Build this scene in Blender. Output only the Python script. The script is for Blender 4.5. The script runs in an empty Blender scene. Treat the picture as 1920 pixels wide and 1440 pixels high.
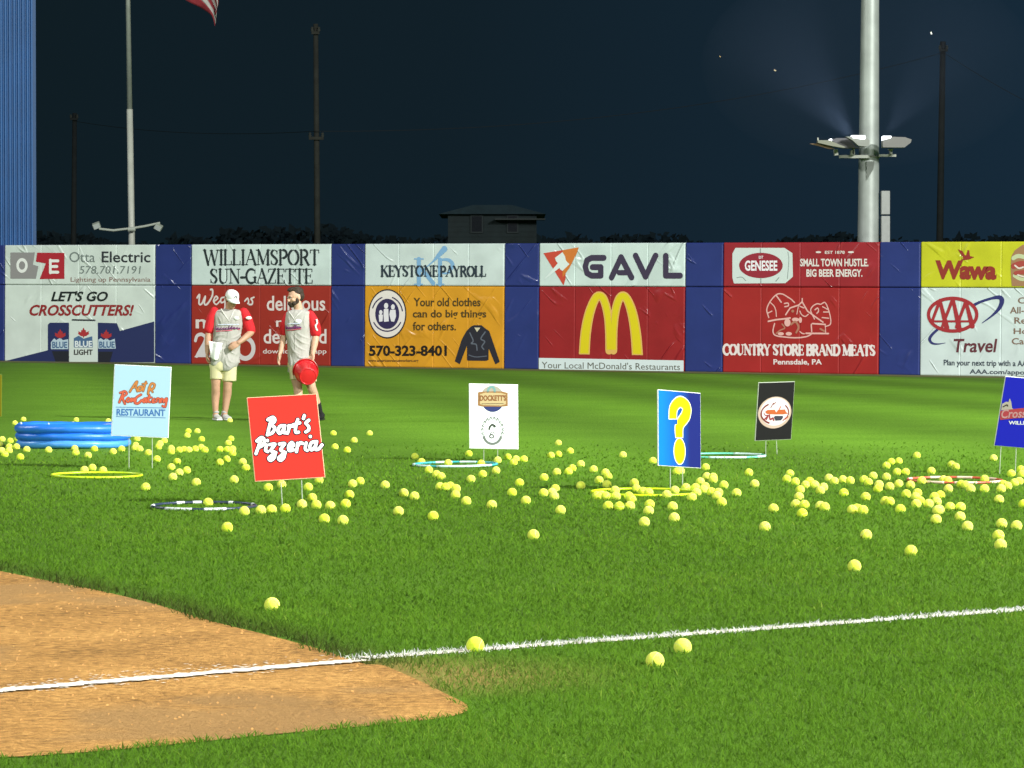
import bpy, math, random
import numpy as np
from mathutils import Vector, Matrix, noise
from mathutils.bvhtree import BVHTree
random.seed(7)
RNG = np.random.default_rng(11)
sc = bpy.context.scene
col = sc.collection

# ------------------------------------------------------------------ camera
F = 6400.0                    # focal length in photo pixels (1920 wide)
CAM_H = 1.31
PITCH = math.atan(125 / F)
cam_d = bpy.data.cameras.new('camera')
cam = bpy.data.objects.new('camera', cam_d)
col.objects.link(cam)
cam.location = (0, 0, CAM_H)
cam.rotation_euler = (math.pi / 2 - PITCH, 0, 0)
cam_d.sensor_width = 36
cam_d.lens = 36 * F / 1920
cam_d.clip_start = 0.1
cam_d.clip_end = 3000
sc.camera = cam

# ------------------------------------------------------------------ night sky
w = bpy.data.worlds.new('World')
sc.world = w
w.use_nodes = True
nt = w.node_tree
nt.nodes.clear()
wo = nt.nodes.new('ShaderNodeOutputWorld')
bg = nt.nodes.new('ShaderNodeBackground')
tc = nt.nodes.new('ShaderNodeTexCoord')
sep = nt.nodes.new('ShaderNodeSeparateXYZ')
mr = nt.nodes.new('ShaderNodeMapRange')
mr.inputs['From Min'].default_value = -0.17
mr.inputs['From Max'].default_value = 0.17
rp = nt.nodes.new('ShaderNodeValToRGB')
rp.color_ramp.elements[0].color = (0.0050, 0.0118, 0.0160, 1)
rp.color_ramp.elements[1].color = (0.0088, 0.0235, 0.0420, 1)
e = rp.color_ramp.elements.new(0.45)
e.color = (0.0058, 0.0140, 0.0210, 1)
nt.links.new(tc.outputs['Generated'], sep.inputs[0])
nt.links.new(sep.outputs['X'], mr.inputs['Value'])
nt.links.new(mr.outputs[0], rp.inputs[0])
nt.links.new(rp.outputs[0], bg.inputs['Color'])
bg.inputs['Strength'].default_value = 1.0
nt.links.new(bg.outputs[0], wo.inputs['Surface'])

# ------------------------------------------------------------------ stadium floodlights (towers round the field)
def floodlight(name, loc, power, size, colr=(1.0, 1.0, 0.965), target=(0, 30, 0)):
    l = bpy.data.lights.new(name, 'AREA')
    l.shape = 'DISK'
    l.size = size
    l.energy = power
    l.color = colr
    o = bpy.data.objects.new(name, l)
    col.objects.link(o)
    o.location = loc
    o.rotation_euler = (Vector(target) - Vector(loc)).to_track_quat('-Z', 'Y').to_euler()
    return o

floodlight('floodlight_bank', (46, 4, 34), 84000, 2.5, target=(0, 32, 0))
floodlight('floodlight_bank', (-38, -22, 30), 17000, 2.5, target=(0, 40, 0))
floodlight('floodlight_bank', (30, -40, 32), 30000, 2.5, target=(0, 55, 0))
floodlight('floodlight_bank', (-48, 52, 32), 15000, 2.5, target=(2, 75, 0))
floodlight('floodlight_bank', (52, 40, 32), 15000, 2.5, target=(0, 75, 0))

sc.view_settings.view_transform = 'Standard'
sc.view_settings.look = 'None'
sc.view_settings.exposure = 0.0
sc.view_settings.gamma = 1.0
sc.cycles.max_bounces = 6

# ------------------------------------------------------------------ helpers
def ray(px, py):
    a, b = (px - 960) / F, -(py - 720) / F
    c, s = math.cos(PITCH), math.sin(PITCH)
    return Vector((a, c + b * s, -s + b * c))

def at(px, py, z=0.0):                       # the point of the level z under a photo pixel
    d = ray(px, py)
    t = (z - CAM_H) / d.z
    return Vector((d.x * t, d.y * t, z))

def at_depth(px, py, Y):
    d = ray(px, py)
    t = Y / d.y
    return Vector((d.x * t, Y, CAM_H + d.z * t))

def lin(h, k=1.0):
    if isinstance(h, str):
        v = [int(h[i:i + 2], 16) / 255 for i in (0, 2, 4)]
        v = [x / 12.92 if x <= 0.04045 else ((x + 0.055) / 1.055) ** 2.4 for x in v]
    else:
        v = h
    return tuple(min(x * k, 0.9) for x in v[:3]) + (1,)

MATS = {}
def mat(name, colr, rough=0.6, metal=0.0, spec=0.4, vary=0.0, scale=8.0, bump=0.0, bscale=30.0, emit=None, estr=0.0, trans=0.0, coat=0.0):
    key = (name, tuple(colr), rough, metal)
    if key in MATS:
        return MATS[key]
    m = bpy.data.materials.new(name)
    m.use_nodes = True
    n = m.node_tree.nodes
    L = m.node_tree.links
    b = n['Principled BSDF']
    b.inputs['Base Color'].default_value = colr
    b.inputs['Roughness'].default_value = rough
    b.inputs['Metallic'].default_value = metal
    b.inputs['Specular IOR Level'].default_value = spec
    if coat:
        b.inputs['Coat Weight'].default_value = coat
    t = n.new('ShaderNodeTexCoord')
    if vary:
        ns = n.new('ShaderNodeTexNoise')
        ns.inputs['Scale'].default_value = scale
        ns.inputs['Detail'].default_value = 6
        L.new(t.outputs['Object'], ns.inputs['Vector'])
        r = n.new('ShaderNodeMapRange')
        r.inputs['To Min'].default_value = 1 - vary
        r.inputs['To Max'].default_value = 1 + vary
        r.inputs['From Min'].default_value = 0.3
        r.inputs['From Max'].default_value = 0.7
        L.new(ns.outputs['Fac'], r.inputs['Value'])
        mx = n.new('ShaderNodeVectorMath')
        mx.operation = 'SCALE'
        mx.inputs[0].default_value = colr[:3]
        L.new(r.outputs[0], mx.inputs['Scale'])
        L.new(mx.outputs[0], b.inputs['Base Color'])
    if bump:
        nb = n.new('ShaderNodeTexNoise')
        nb.inputs['Scale'].default_value = bscale
        nb.inputs['Detail'].default_value = 4
        L.new(t.outputs['Object'], nb.inputs['Vector'])
        bp = n.new('ShaderNodeBump')
        bp.inputs['Strength'].default_value = 1.0
        bp.inputs['Distance'].default_value = bump
        L.new(nb.outputs['Fac'], bp.inputs['Height'])
        L.new(bp.outputs[0], b.inputs['Normal'])
    if emit:
        b.inputs['Emission Color'].default_value = emit
        b.inputs['Emission Strength'].default_value = estr
    MATS[key] = m
    return m

def link_obj(name, me, parent=None, m=None, loc=None, smooth=False):
    o = bpy.data.objects.new(name, me)
    col.objects.link(o)
    if parent is not None:
        o.parent = parent
    if loc is not None:
        o.location = loc
    if m is not None and not me.materials:
        me.materials.append(m)
    if smooth:
        me.polygons.foreach_set('use_smooth', [True] * len(me.polygons))
    return o

def tag(o, label, cat, group=None, kind=None):
    o['label'] = label
    o['category'] = cat
    if group:
        o['group'] = group
    if kind:
        o['kind'] = kind
    return o

def empty(name, loc=(0, 0, 0), M=None):
    o = bpy.data.objects.new(name, None)
    o.empty_display_size = 0.1
    col.objects.link(o)
    if M is not None:
        o.matrix_world = M
    else:
        o.location = loc
    return o

class MB:
    """collects primitives into one mesh"""
    def __init__(s):
        s.v, s.f = [], []
    def add(s, vs, fs):
        o = len(s.v)
        s.v += [tuple(x) for x in vs]
        s.f += [tuple(i + o for i in f) for f in fs]
        return s
    def box(s, c, d, M=None, bev=0.0):
        x, y, z = d[0] / 2, d[1] / 2, d[2] / 2
        if bev <= 0:
            vs = [Vector((sx * x, sy * y, sz * z)) for sx in (-1, 1) for sy in (-1, 1) for sz in (-1, 1)]
            fs = [(0, 1, 3, 2), (4, 6, 7, 5), (0, 4, 5, 1), (2, 3, 7, 6), (0, 2, 6, 4), (1, 5, 7, 3)]
        else:
            import bmesh
            bm = bmesh.new()
            bmesh.ops.create_cube(bm, size=1.0)
            for q in bm.verts:
                q.co = Vector((q.co.x * d[0], q.co.y * d[1], q.co.z * d[2]))
            bmesh.ops.bevel(bm, geom=bm.edges[:], offset=bev, segments=2, affect='EDGES', profile=0.5)
            bm.verts.index_update()
            vs = [q.co.copy() for q in bm.verts]
            fs = [tuple(q.index for q in f.verts) for f in bm.faces]
            bm.free()
        if M is not None:
            vs = [M @ q for q in vs]
        vs = [q + Vector(c) for q in vs]
        return s.add(vs, fs)
    def tube(s, pts, rad, n=10, closed=False, caps=True):
        pts = [Vector(p) for p in pts]
        if not hasattr(rad, '__len__'):
            rad = [rad] * len(pts)
        k = len(pts)
        vs, fs = [], []
        ref = None
        for i, p in enumerate(pts):
            if closed:
                t = pts[(i + 1) % k] - pts[i - 1]
            else:
                t = pts[min(i + 1, k - 1)] - pts[max(i - 1, 0)]
            t.normalize()
            if ref is None:
                ref = Vector((0, 0, 1)) if abs(t.z) < 0.9 else Vector((1, 0, 0))
            a = t.cross(ref).normalized()
            b = a.cross(t).normalized()
            ref = b
            for j in range(n):
                q = 2 * math.pi * j / n
                vs.append(p + (a * math.cos(q) + b * math.sin(q)) * rad[i])
        m = k if closed else k - 1
        for i in range(m):
            for j in range(n):
                a0, a1 = i * n + j, i * n + (j + 1) % n
                b0, b1 = ((i + 1) % k) * n + j, ((i + 1) % k) * n + (j + 1) % n
                fs.append((a0, b0, b1, a1))
        if caps and not closed:
            fs.append(tuple(range(n)))
            fs.append(tuple(reversed(range((k - 1) * n, k * n))))
        return s.add(vs, fs)
    def ring(s, c, R, r, n=64, k=10, rz=None, M=None):
        rz = rz or r
        vs, fs = [], []
        for i in range(n):
            a = 2 * math.pi * i / n
            for j in range(k):
                b = 2 * math.pi * j / k
                q = Vector(((R + r * math.cos(b)) * math.cos(a), (R + r * math.cos(b)) * math.sin(a), rz * math.sin(b)))
                if M is not None:
                    q = M @ q
                vs.append(q + Vector(c))
        for i in range(n):
            for j in range(k):
                fs.append((i * k + j, ((i + 1) % n) * k + j, ((i + 1) % n) * k + (j + 1) % k, i * k + (j + 1) % k))
        return s.add(vs, fs)
    def lathe(s, prof, n=32, M=None, c=(0, 0, 0)):
        vs, fs = [], []
        for (r, z) in prof:
            for j in range(n):
                a = 2 * math.pi * j / n
                q = Vector((r * math.cos(a), r * math.sin(a), z))
                if M is not None:
                    q = M @ q
                vs.append(q + Vector(c))
        for i in range(len(prof) - 1):
            for j in range(n):
                fs.append((i * n + j, i * n + (j + 1) % n, (i + 1) * n + (j + 1) % n, (i + 1) * n + j))
        return s.add(vs, fs)
    def ell(s, c, r, n=16, k=10, M=None):
        prof = [(max(1e-4, math.sin(math.pi * i / k)), -math.cos(math.pi * i / k)) for i in range(k + 1)]
        S = Matrix.Diagonal(Vector(r)).to_3x3()
        return s.lathe(prof, n, (M @ S) if M is not None else S, c)
    def prism(s, poly, y0, y1, M=None, c=(0, 0, 0)):      # poly in x,z
        n = len(poly)
        vs = [Vector((x, y0, z)) for x, z in poly] + [Vector((x, y1, z)) for x, z in poly]
        if M is not None:
            vs = [M @ q for q in vs]
        vs = [q + Vector(c) for q in vs]
        fs = [tuple(range(n)), tuple(reversed(range(n, 2 * n)))]
        fs += [(i, i + n, (i + 1) % n + n, (i + 1) % n) for i in range(n)]
        return s.add(vs, fs)
    def mesh(s, name):
        me = bpy.data.meshes.new(name)
        me.from_pydata(s.v, [], s.f)
        me.validate()
        return me
    def build(s, name, m, parent=None, loc=None, smooth=False):
        return link_obj(name, s.mesh(name), parent, m, loc, smooth)

def autosmooth(o, ang=40):
    me = o.data
    me.polygons.foreach_set('use_smooth', [True] * len(me.polygons))
    import bmesh
    bm = bmesh.new()
    bm.from_mesh(me)
    bmesh.ops.recalc_face_normals(bm, faces=bm.faces[:])
    for ed in bm.edges:
        if len(ed.link_faces) == 2 and ed.calc_face_angle(0) > math.radians(ang):
            ed.smooth = False
    bm.to_mesh(me)
    bm.free()
    return o

def spline(pts, n=6, closed=False):
    pts = [np.array(p, float) for p in pts]
    k = len(pts)
    out = []
    rng = range(k) if closed else range(k - 1)
    for i in rng:
        p0 = pts[(i - 1) % k] if (closed or i > 0) else pts[0]
        p1 = pts[i]
        p2 = pts[(i + 1) % k]
        p3 = pts[(i + 2) % k] if (closed or i + 2 < k) else pts[-1]
        for j in range(n):
            t = j / n
            out.append(0.5 * ((2 * p1) + (-p0 + p2) * t + (2 * p0 - 5 * p1 + 4 * p2 - p3) * t * t + (-p0 + 3 * p1 - 3 * p2 + p3) * t ** 3))
    if not closed:
        out.append(pts[-1])
    return [tuple(p) for p in out]

# ---- flat artwork: shapes as distance fields, turned into one clean flat mesh (no overlapping faces)
class Art:
    def __init__(s):
        s.ops = []
    def seg(s, pts, wd, sub=False):
        s.ops.append(('seg', np.array(pts, float), wd, sub))
        return s
    def poly(s, pts, sub=False, grow=0.0):
        s.ops.append(('poly', np.array(pts, float), grow, sub))
        return s
    def ell(s, cx, cy, rx, ry, sub=False):
        s.ops.append(('ell', np.array((cx, cy, rx, ry), float), 0, sub))
        return s
    def mesh(s, h, y):
        lo, hi = np.array((1e9, 1e9)), np.array((-1e9, -1e9))
        for k, p, wd, sub in s.ops:
            if sub:
                continue
            if k == 'ell':
                a, b = p[:2] - p[2:], p[:2] + p[2:]
            else:
                q = np.max(wd) if k == 'seg' else 2 * wd
                a, b = p.min(0) - q, p.max(0) + q
            lo, hi = np.minimum(lo, a), np.maximum(hi, b)
        lo -= 2 * h
        hi += 2 * h
        nx, ny = int((hi[0] - lo[0]) / h) + 2, int((hi[1] - lo[1]) / h) + 2
        X = lo[0] + np.arange(nx) * h
        Y = lo[1] + np.arange(ny) * h
        GX, GY = np.meshgrid(X, Y, indexing='ij')
        f = np.full(GX.shape, 1e3)
        for k, p, wd, sub in s.ops:
            if k == 'ell':
                rr = np.sqrt(((GX - p[0]) / p[2]) ** 2 + ((GY - p[1]) / p[3]) ** 2)
                d = (rr - 1) * min(p[2], p[3])
            else:
                d = np.full(GX.shape, 1e3)
                q = p if k == 'seg' else np.vstack([p, p[:1]])
                ws = wd if hasattr(wd, '__len__') else [wd] * len(q)
                ins = np.zeros(GX.shape, bool)
                for i in range(len(q) - 1):
                    a, b = q[i], q[i + 1]
                    e = b - a
                    l2 = max(e @ e, 1e-12)
                    t = np.clip(((GX - a[0]) * e[0] + (GY - a[1]) * e[1]) / l2, 0, 1)
                    dd = np.hypot(GX - a[0] - t * e[0], GY - a[1] - t * e[1])
                    if k == 'seg':
                        dd = dd - 0.5 * (ws[i] * (1 - t) + ws[i + 1] * t)
                    else:
                        cr = (a[1] > GY) != (b[1] > GY)
                        with np.errstate(divide='ignore', invalid='ignore'):
                            xi = (b[0] - a[0]) * (GY - a[1]) / (b[1] - a[1] if b[1] != a[1] else 1e-9) + a[0]
                        ins ^= cr & (GX < xi)
                    d = np.minimum(d, dd)
                if k == 'poly':
                    d = np.where(ins, -d, d) - wd
            f = np.maximum(f, -d) if sub else np.minimum(f, d)
        inside = f < 0
        c4 = inside[:-1, :-1] & inside[1:, :-1] & inside[1:, 1:] & inside[:-1, 1:]
        any4 = inside[:-1, :-1] | inside[1:, :-1] | inside[1:, 1:] | inside[:-1, 1:]
        vs, fs = [], []
        vid = {}
        def V(x, z):
            kx = (round(x / h * 64), round(z / h * 64))
            if kx not in vid:
                vid[kx] = len(vs)
                vs.append((x, y, z))
            return vid[kx]
        for j in range(ny - 1):
            row = c4[:, j]
            i = 0
            idx = np.nonzero(row)[0]
            if len(idx):
                br = np.split(idx, np.nonzero(np.diff(idx) > 1)[0] + 1)
                for r in br:
                    x0, x1 = X[r[0]], X[r[-1]] + h
                    fs.append((V(x0, Y[j]), V(x1, Y[j]), V(x1, Y[j] + h), V(x0, Y[j] + h)))
        for i, j in zip(*np.nonzero(any4 & ~c4)):
            cs = [(i, j), (i + 1, j), (i + 1, j + 1), (i, j + 1)]
            poly = []
            for q in range(4):
                a, b = cs[q], cs[(q + 1) % 4]
                fa, fb = f[a], f[b]
                if fa < 0:
                    poly.append((X[a[0]], Y[a[1]]))
                if (fa < 0) != (fb < 0):
                    t = fa / (fa - fb)
                    poly.append((X[a[0]] + t * (X[b[0]] - X[a[0]]), Y[a[1]] + t * (Y[b[1]] - Y[a[1]])))
            ids = []
            for p in poly:
                q = V(*p)
                if not ids or ids[-1] != q:
                    ids.append(q)
            if len(ids) > 2 and ids[0] == ids[-1]:
                ids.pop()
            if len(set(ids)) > 2 and len(set(ids)) == len(ids):
                fs.append(tuple(ids))
        return vs, fs

def text_geo(s, bold=0.0, shear=0.0, space=1.0, font_res=3):
    c = bpy.data.curves.new('t', 'FONT')
    c.body = s
    c.offset = bold
    c.shear = shear
    c.space_character = space
    c.resolution_u = font_res
    o = bpy.data.objects.new('t', c)
    col.objects.link(o)
    dg = bpy.context.evaluated_depsgraph_get()
    me = bpy.data.meshes.new_from_object(o.evaluated_get(dg))
    v = np.array([q.co[:2] for q in me.vertices]).reshape(-1, 2)
    f = [tuple(p.vertices) for p in me.polygons]
    bpy.data.objects.remove(o)
    bpy.data.meshes.remove(me)
    bpy.data.curves.remove(c)
    return v, f

# ---- a serif alphabet of thick (K) and thin (t) strokes, cap height 1
def arc(cx, cy, rx, ry, a0, a1, n=14):
    return [(cx + rx * math.cos(math.radians(a0 + (a1 - a0) * i / n)), cy + ry * math.sin(math.radians(a0 + (a1 - a0) * i / n))) for i in range(n + 1)]
def stem(x, a=0, b=1, s=.13, k='K'):
    r = [(k, [(x, a), (x, b)])]
    if a == 0:
        r.append(('t', [(x - s, 0), (x + s, 0)]))
    if b == 1:
        r.append(('t', [(x - s, 1), (x + s, 1)]))
    return r
def sf(x, y, s=.12):
    return [('t', [(x - s, y), (x + s, y)])]
SERIF = {
    'A': (.86, [('t', [(.08, 0), (.43, 1)]), ('K', [(.43, 1), (.78, 0)]), ('t', [(.2, .36), (.66, .36)])] + sf(.08, 0) + sf(.78, 0)),
    'B': (.72, stem(.15) + [('t', [(.15, 1), (.4, 1)]), ('K', arc(.38, .77, .22, .23, 90, -90)), ('t', [(.15, .53), (.4, .53)]), ('K', arc(.4, .265, .26, .265, 90, -90)), ('t', [(.15, 0), (.4, 0)])]),
    'C': (.8, [('K', arc(.46, .5, .38, .5, 75, 285, 22)), ('t', arc(.46, .5, .38, .5, 285, 325)), ('t', arc(.46, .5, .38, .5, 40, 75)), ('t', [(.75, .98), (.75, .7)])]),
    'D': (.86, stem(.15) + [('t', [(.15, 1), (.4, 1)]), ('K', arc(.4, .5, .38, .5, 90, -90, 20)), ('t', [(.15, 0), (.4, 0)])]),
    'E': (.68, stem(.15) + [('t', [(.15, 1), (.6, 1), (.6, .8)]), ('t', [(.15, .52), (.48, .52)]), ('t', [(.48, .62), (.48, .42)]), ('t', [(.15, 0), (.62, 0), (.62, .22)])]),
    'G': (.88, [('K', arc(.46, .5, .38, .5, 70, 290, 22)), ('t', arc(.46, .5, .38, .5, 290, 320)), ('t', arc(.46, .5, .38, .5, 40, 70)), ('t', [(.76, .98), (.76, .7)]), ('K', [(.76, .42), (.76, .08)]), ('t', [(.6, .42), (.88, .42)])]),
    'I': (.34, stem(.17)),
    'K': (.84, stem(.15) + [('t', [(.18, .45), (.68, 1)]), ('K', [(.34, .6), (.74, 0)])] + sf(.68, 1) + sf(.74, 0)),
    'L': (.68, stem(.15) + [('t', [(.15, 0), (.62, 0), (.62, .25)])]),
    'M': (1.06, [('t', [(.15, 0), (.15, 1)]), ('K', [(.17, 1), (.52, .08)]), ('t', [(.52, .05), (.87, 1)]), ('K', [(.9, 0), (.9, 1)])] + sf(.15, 0) + sf(.1, 1) + sf(.9, 0, .13) + sf(.94, 1)),
    'N': (.9, [('t', [(.15, 0), (.15, 1)]), ('K', [(.15, 1), (.75, .03)]), ('t', [(.75, 0), (.75, 1)])] + sf(.15, 0) + sf(.1, 1) + sf(.75, 1)),
    'O': (.92, [('K', arc(.46, .5, .38, .5, 115, 245, 18)), ('K', arc(.46, .5, .38, .5, -65, 65, 18)), ('t', arc(.46, .5, .38, .5, 0, 360, 30))]),
    'P': (.7, stem(.15) + [('t', [(.15, 1), (.38, 1)]), ('K', arc(.38, .73, .25, .27, 90, -90)), ('t', [(.15, .46), (.38, .46)])]),
    'R': (.8, stem(.15) + [('t', [(.15, 1), (.38, 1)]), ('K', arc(.38, .75, .23, .25, 90, -90)), ('t', [(.15, .5), (.38, .5)]), ('K', [(.4, .5), (.7, 0)])] + sf(.73, 0, .09)),
    'S': (.66, [('t', [(.55, .97), (.55, .74)]), ('t', arc(.33, .75, .22, .25, 30, 110)), ('K', spline([(.2, .96), (.11, .77), (.25, .58), (.42, .45), (.55, .25), (.44, .05)], 5)), ('t', arc(.33, .24, .23, .24, 200, 300)), ('t', [(.1, .03), (.1, .27)])]),
    'T': (.76, stem(.38, 0, .999) + [('t', [(.05, .8), (.05, 1), (.71, 1), (.71, .8)])]),
    'U': (.86, [('K', [(.17, 1), (.17, .3)]), ('K', arc(.43, .3, .26, .3, 180, 260)), ('t', arc(.43, .3, .27, .3, 260, 360)), ('t', [(.7, .3), (.7, 1)])] + sf(.17, 1) + sf(.7, 1)),
    'W': (1.2, [('K', [(.08, 1), (.36, 0)]), ('t', [(.36, 0), (.6, .9)]), ('K', [(.6, .95), (.86, 0)]), ('t', [(.86, 0), (1.1, 1)])] + sf(.08, 1) + sf(.6, .97, .1) + sf(1.1, 1)),
    'Y': (.8, [('K', [(.08, 1), (.4, .48)]), ('t', [(.4, .48), (.7, 1)]), ('K', [(.4, .48), (.4, 0)])] + sf(.08, 1) + sf(.7, 1) + sf(.4, 0)),
    'Z': (.72, [('t', [(.08, .78), (.1, 1), (.62, 1)]), ('K', [(.6, 1), (.1, 0)]), ('t', [(.08, 0), (.64, 0), (.66, .24)])]),
    "'": (.26, [('K', [(.12, 1), (.1, .75)])]),
    '-': (.4, [('K', [(.06, .4), (.34, .4)])]),
    ' ': (.3, []),
}

def split_pieces(me, name, most=6):
    """a print of a few separate shapes becomes one mesh per shape"""
    n = len(me.vertices)
    par = list(range(n))
    def find(a):
        while par[a] != a:
            par[a] = par[par[a]]
            a = par[a]
        return a
    for p in me.polygons:
        vs = list(p.vertices)
        for b in vs[1:]:
            par[find(b)] = find(vs[0])
    used = sorted({find(p.vertices[0]) for p in me.polygons})
    if len(used) < 2 or len(used) > most:
        return [me]
    out = []
    for r in used:
        fs = [tuple(p.vertices) for p in me.polygons if find(p.vertices[0]) == r]
        ids = sorted({i for f in fs for i in f})
        ix = {i: k for k, i in enumerate(ids)}
        q = bpy.data.meshes.new(name)
        q.from_pydata([tuple(me.vertices[i].co) for i in ids], [], [tuple(ix[i] for i in f) for f in fs])
        out.append(q)
    bpy.data.meshes.remove(me)
    return out

class Board:
    """flat artwork on a panel; photo pixels -> panel coordinates (u, v) in metres, on the panel's own face"""
    def __init__(s, root, P, res, gap=0.003):
        s.root, s.P, s.res, s.gap = root, P, res, gap
        a, b = P(0, 0), P(100, 0)
        s.k = math.hypot(b[0] - a[0], b[1] - a[1]) / 100      # metres per photo pixel
        s.base = 0.0
        s.zoom()
    def zoom(s, ox=0, oy=0, sc_=1.0):                         # read coordinates from an enlarged view
        s.ox, s.oy, s.zs = ox, oy, sc_
        return s
    def q(s, x, y):
        return s.P(x / s.zs + s.ox, y / s.zs + s.oy)
    def pts(s, L):
        return [s.q(x, y) for x, y in L]
    def wd(s, w_):
        if hasattr(w_, '__len__'):
            return [x * s.k / s.zs for x in w_]
        return w_ * s.k / s.zs
    def start(s):
        s.lines, s.arts = [], []
        s.art = Art()
        return s
    def seg(s, L, w_, sub=False):
        s.art.seg(s.pts(L), s.wd(w_), sub)
        return s
    def cur(s, L, w_, sub=False, n=6, closed=False):
        if hasattr(w_, '__len__'):
            xs = np.linspace(0, 1, len(w_))
            L2 = spline(L, n, closed)
            w2 = list(np.interp(np.linspace(0, 1, len(L2)), xs, w_))
        else:
            L2, w2 = spline(L, n, closed), w_
            if closed:
                L2 = L2 + L2[:1]
        s.art.seg(s.pts(L2), s.wd(w2), sub)
        return s
    def poly(s, L, sub=False, grow=0):
        s.art.poly(s.pts(L), sub, s.wd(grow))
        return s
    def ell(s, cx, cy, rx, ry, sub=False):
        c = s.q(cx, cy)
        s.art.ell(c[0], c[1], s.wd(rx), s.wd(ry), sub)
        return s
    def text(s, t, box, bold=0.0, shear=0.0, space=1.0, skew=0):
        v, f = text_geo(t, bold, shear, space)
        lo, hi = v.min(0), v.max(0)
        x0, y0, x1, y1 = box
        V = [s.q(x0 + a * (x1 - x0), y1 + b * (y0 - y1) + skew * a) for a, b in (v - lo) / (hi - lo)]
        s.lines.append((V, f))
        return s
    def serif(s, t, box, K=.17, tw=.06, skew=0):
        W = sum(SERIF[c][0] for c in t)
        keep, s.art = s.art, Art()
        x0, y0, x1, y1 = box
        x = 0
        hpx = abs(y1 - y0)
        for c in t:
            wdt, st = SERIF[c]
            for k, L in st:
                pp = [(x0 + (x + a) / W * (x1 - x0), y1 + b * (y0 - y1) + skew * (x + a) / W) for a, b in L]
                s.seg(pp, (K if k == 'K' else tw) * hpx)
            x += wdt
        s.arts.append(s.art)
        s.art = keep
        return s
    def end(s, name, m, level=1, label=None):
        y = -(s.base + s.gap * level)
        geos = [([(a, y, b) for a, b in V], f) for V, f in s.lines] + [a.mesh(s.res, y) for a in s.arts]
        n_lines = len(geos)
        if s.art.ops:
            geos.append(s.art.mesh(s.res, y))
        import bmesh
        for k, (V, f) in enumerate(geos):
            me = bpy.data.meshes.new(name)
            me.from_pydata(V, [], f)
            bm = bmesh.new()
            bm.from_mesh(me)
            for fc in bm.faces:
                fc.normal_update()
                if fc.normal.y > 0:
                    fc.normal_flip()
            bm.to_mesh(me)
            bm.free()
            for q in ([me] if k < n_lines else split_pieces(me, name)):
                o = link_obj(name, q, s.root, m)
        return o

# ------------------------------------------------------------------ wall frame (needed for the ground's gentle fall)
WALL_H = 3.2
PL = at_depth(0, 676.5, 94.6)
PR = at_depth(1920, 706.6, 80.8)
_u = (PR - PL).normalized()
_n = _u.cross(Vector((0, 0, 1))).normalized()          # towards the field is -y of the wall's own frame
if _n.y < 0:
    _n = -_n
_v = _n.cross(_u).normalized()
if _v.z < 0:
    _v = -_v
WM = Matrix(((_u.x, _n.x, _v.x, PL.x), (_u.y, _n.y, _v.y, PL.y), (_u.z, _n.z, _v.z, PL.z), (0, 0, 0, 1)))
WMI = WM.inverted()
PADT = 0.14

def wall_uv(px, py, off=PADT):
    d = ray(px, py)
    o = Vector((0, 0, CAM_H))
    a, b = WMI @ o, (WMI.to_3x3() @ d)
    t = (-off - a.y) / b.y
    return (a.x + b.x * t, a.z + b.z * t)

def ground_z(X, Y):
    t = min(max((Y - 48) / 32, 0), 1)
    t = t * t * (3 - 2 * t)
    zw = PL.z + (PR.z - PL.z) * min(max((X - PL.x) / (PR.x - PL.x), -0.6), 1.6)
    return t * zw

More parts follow.
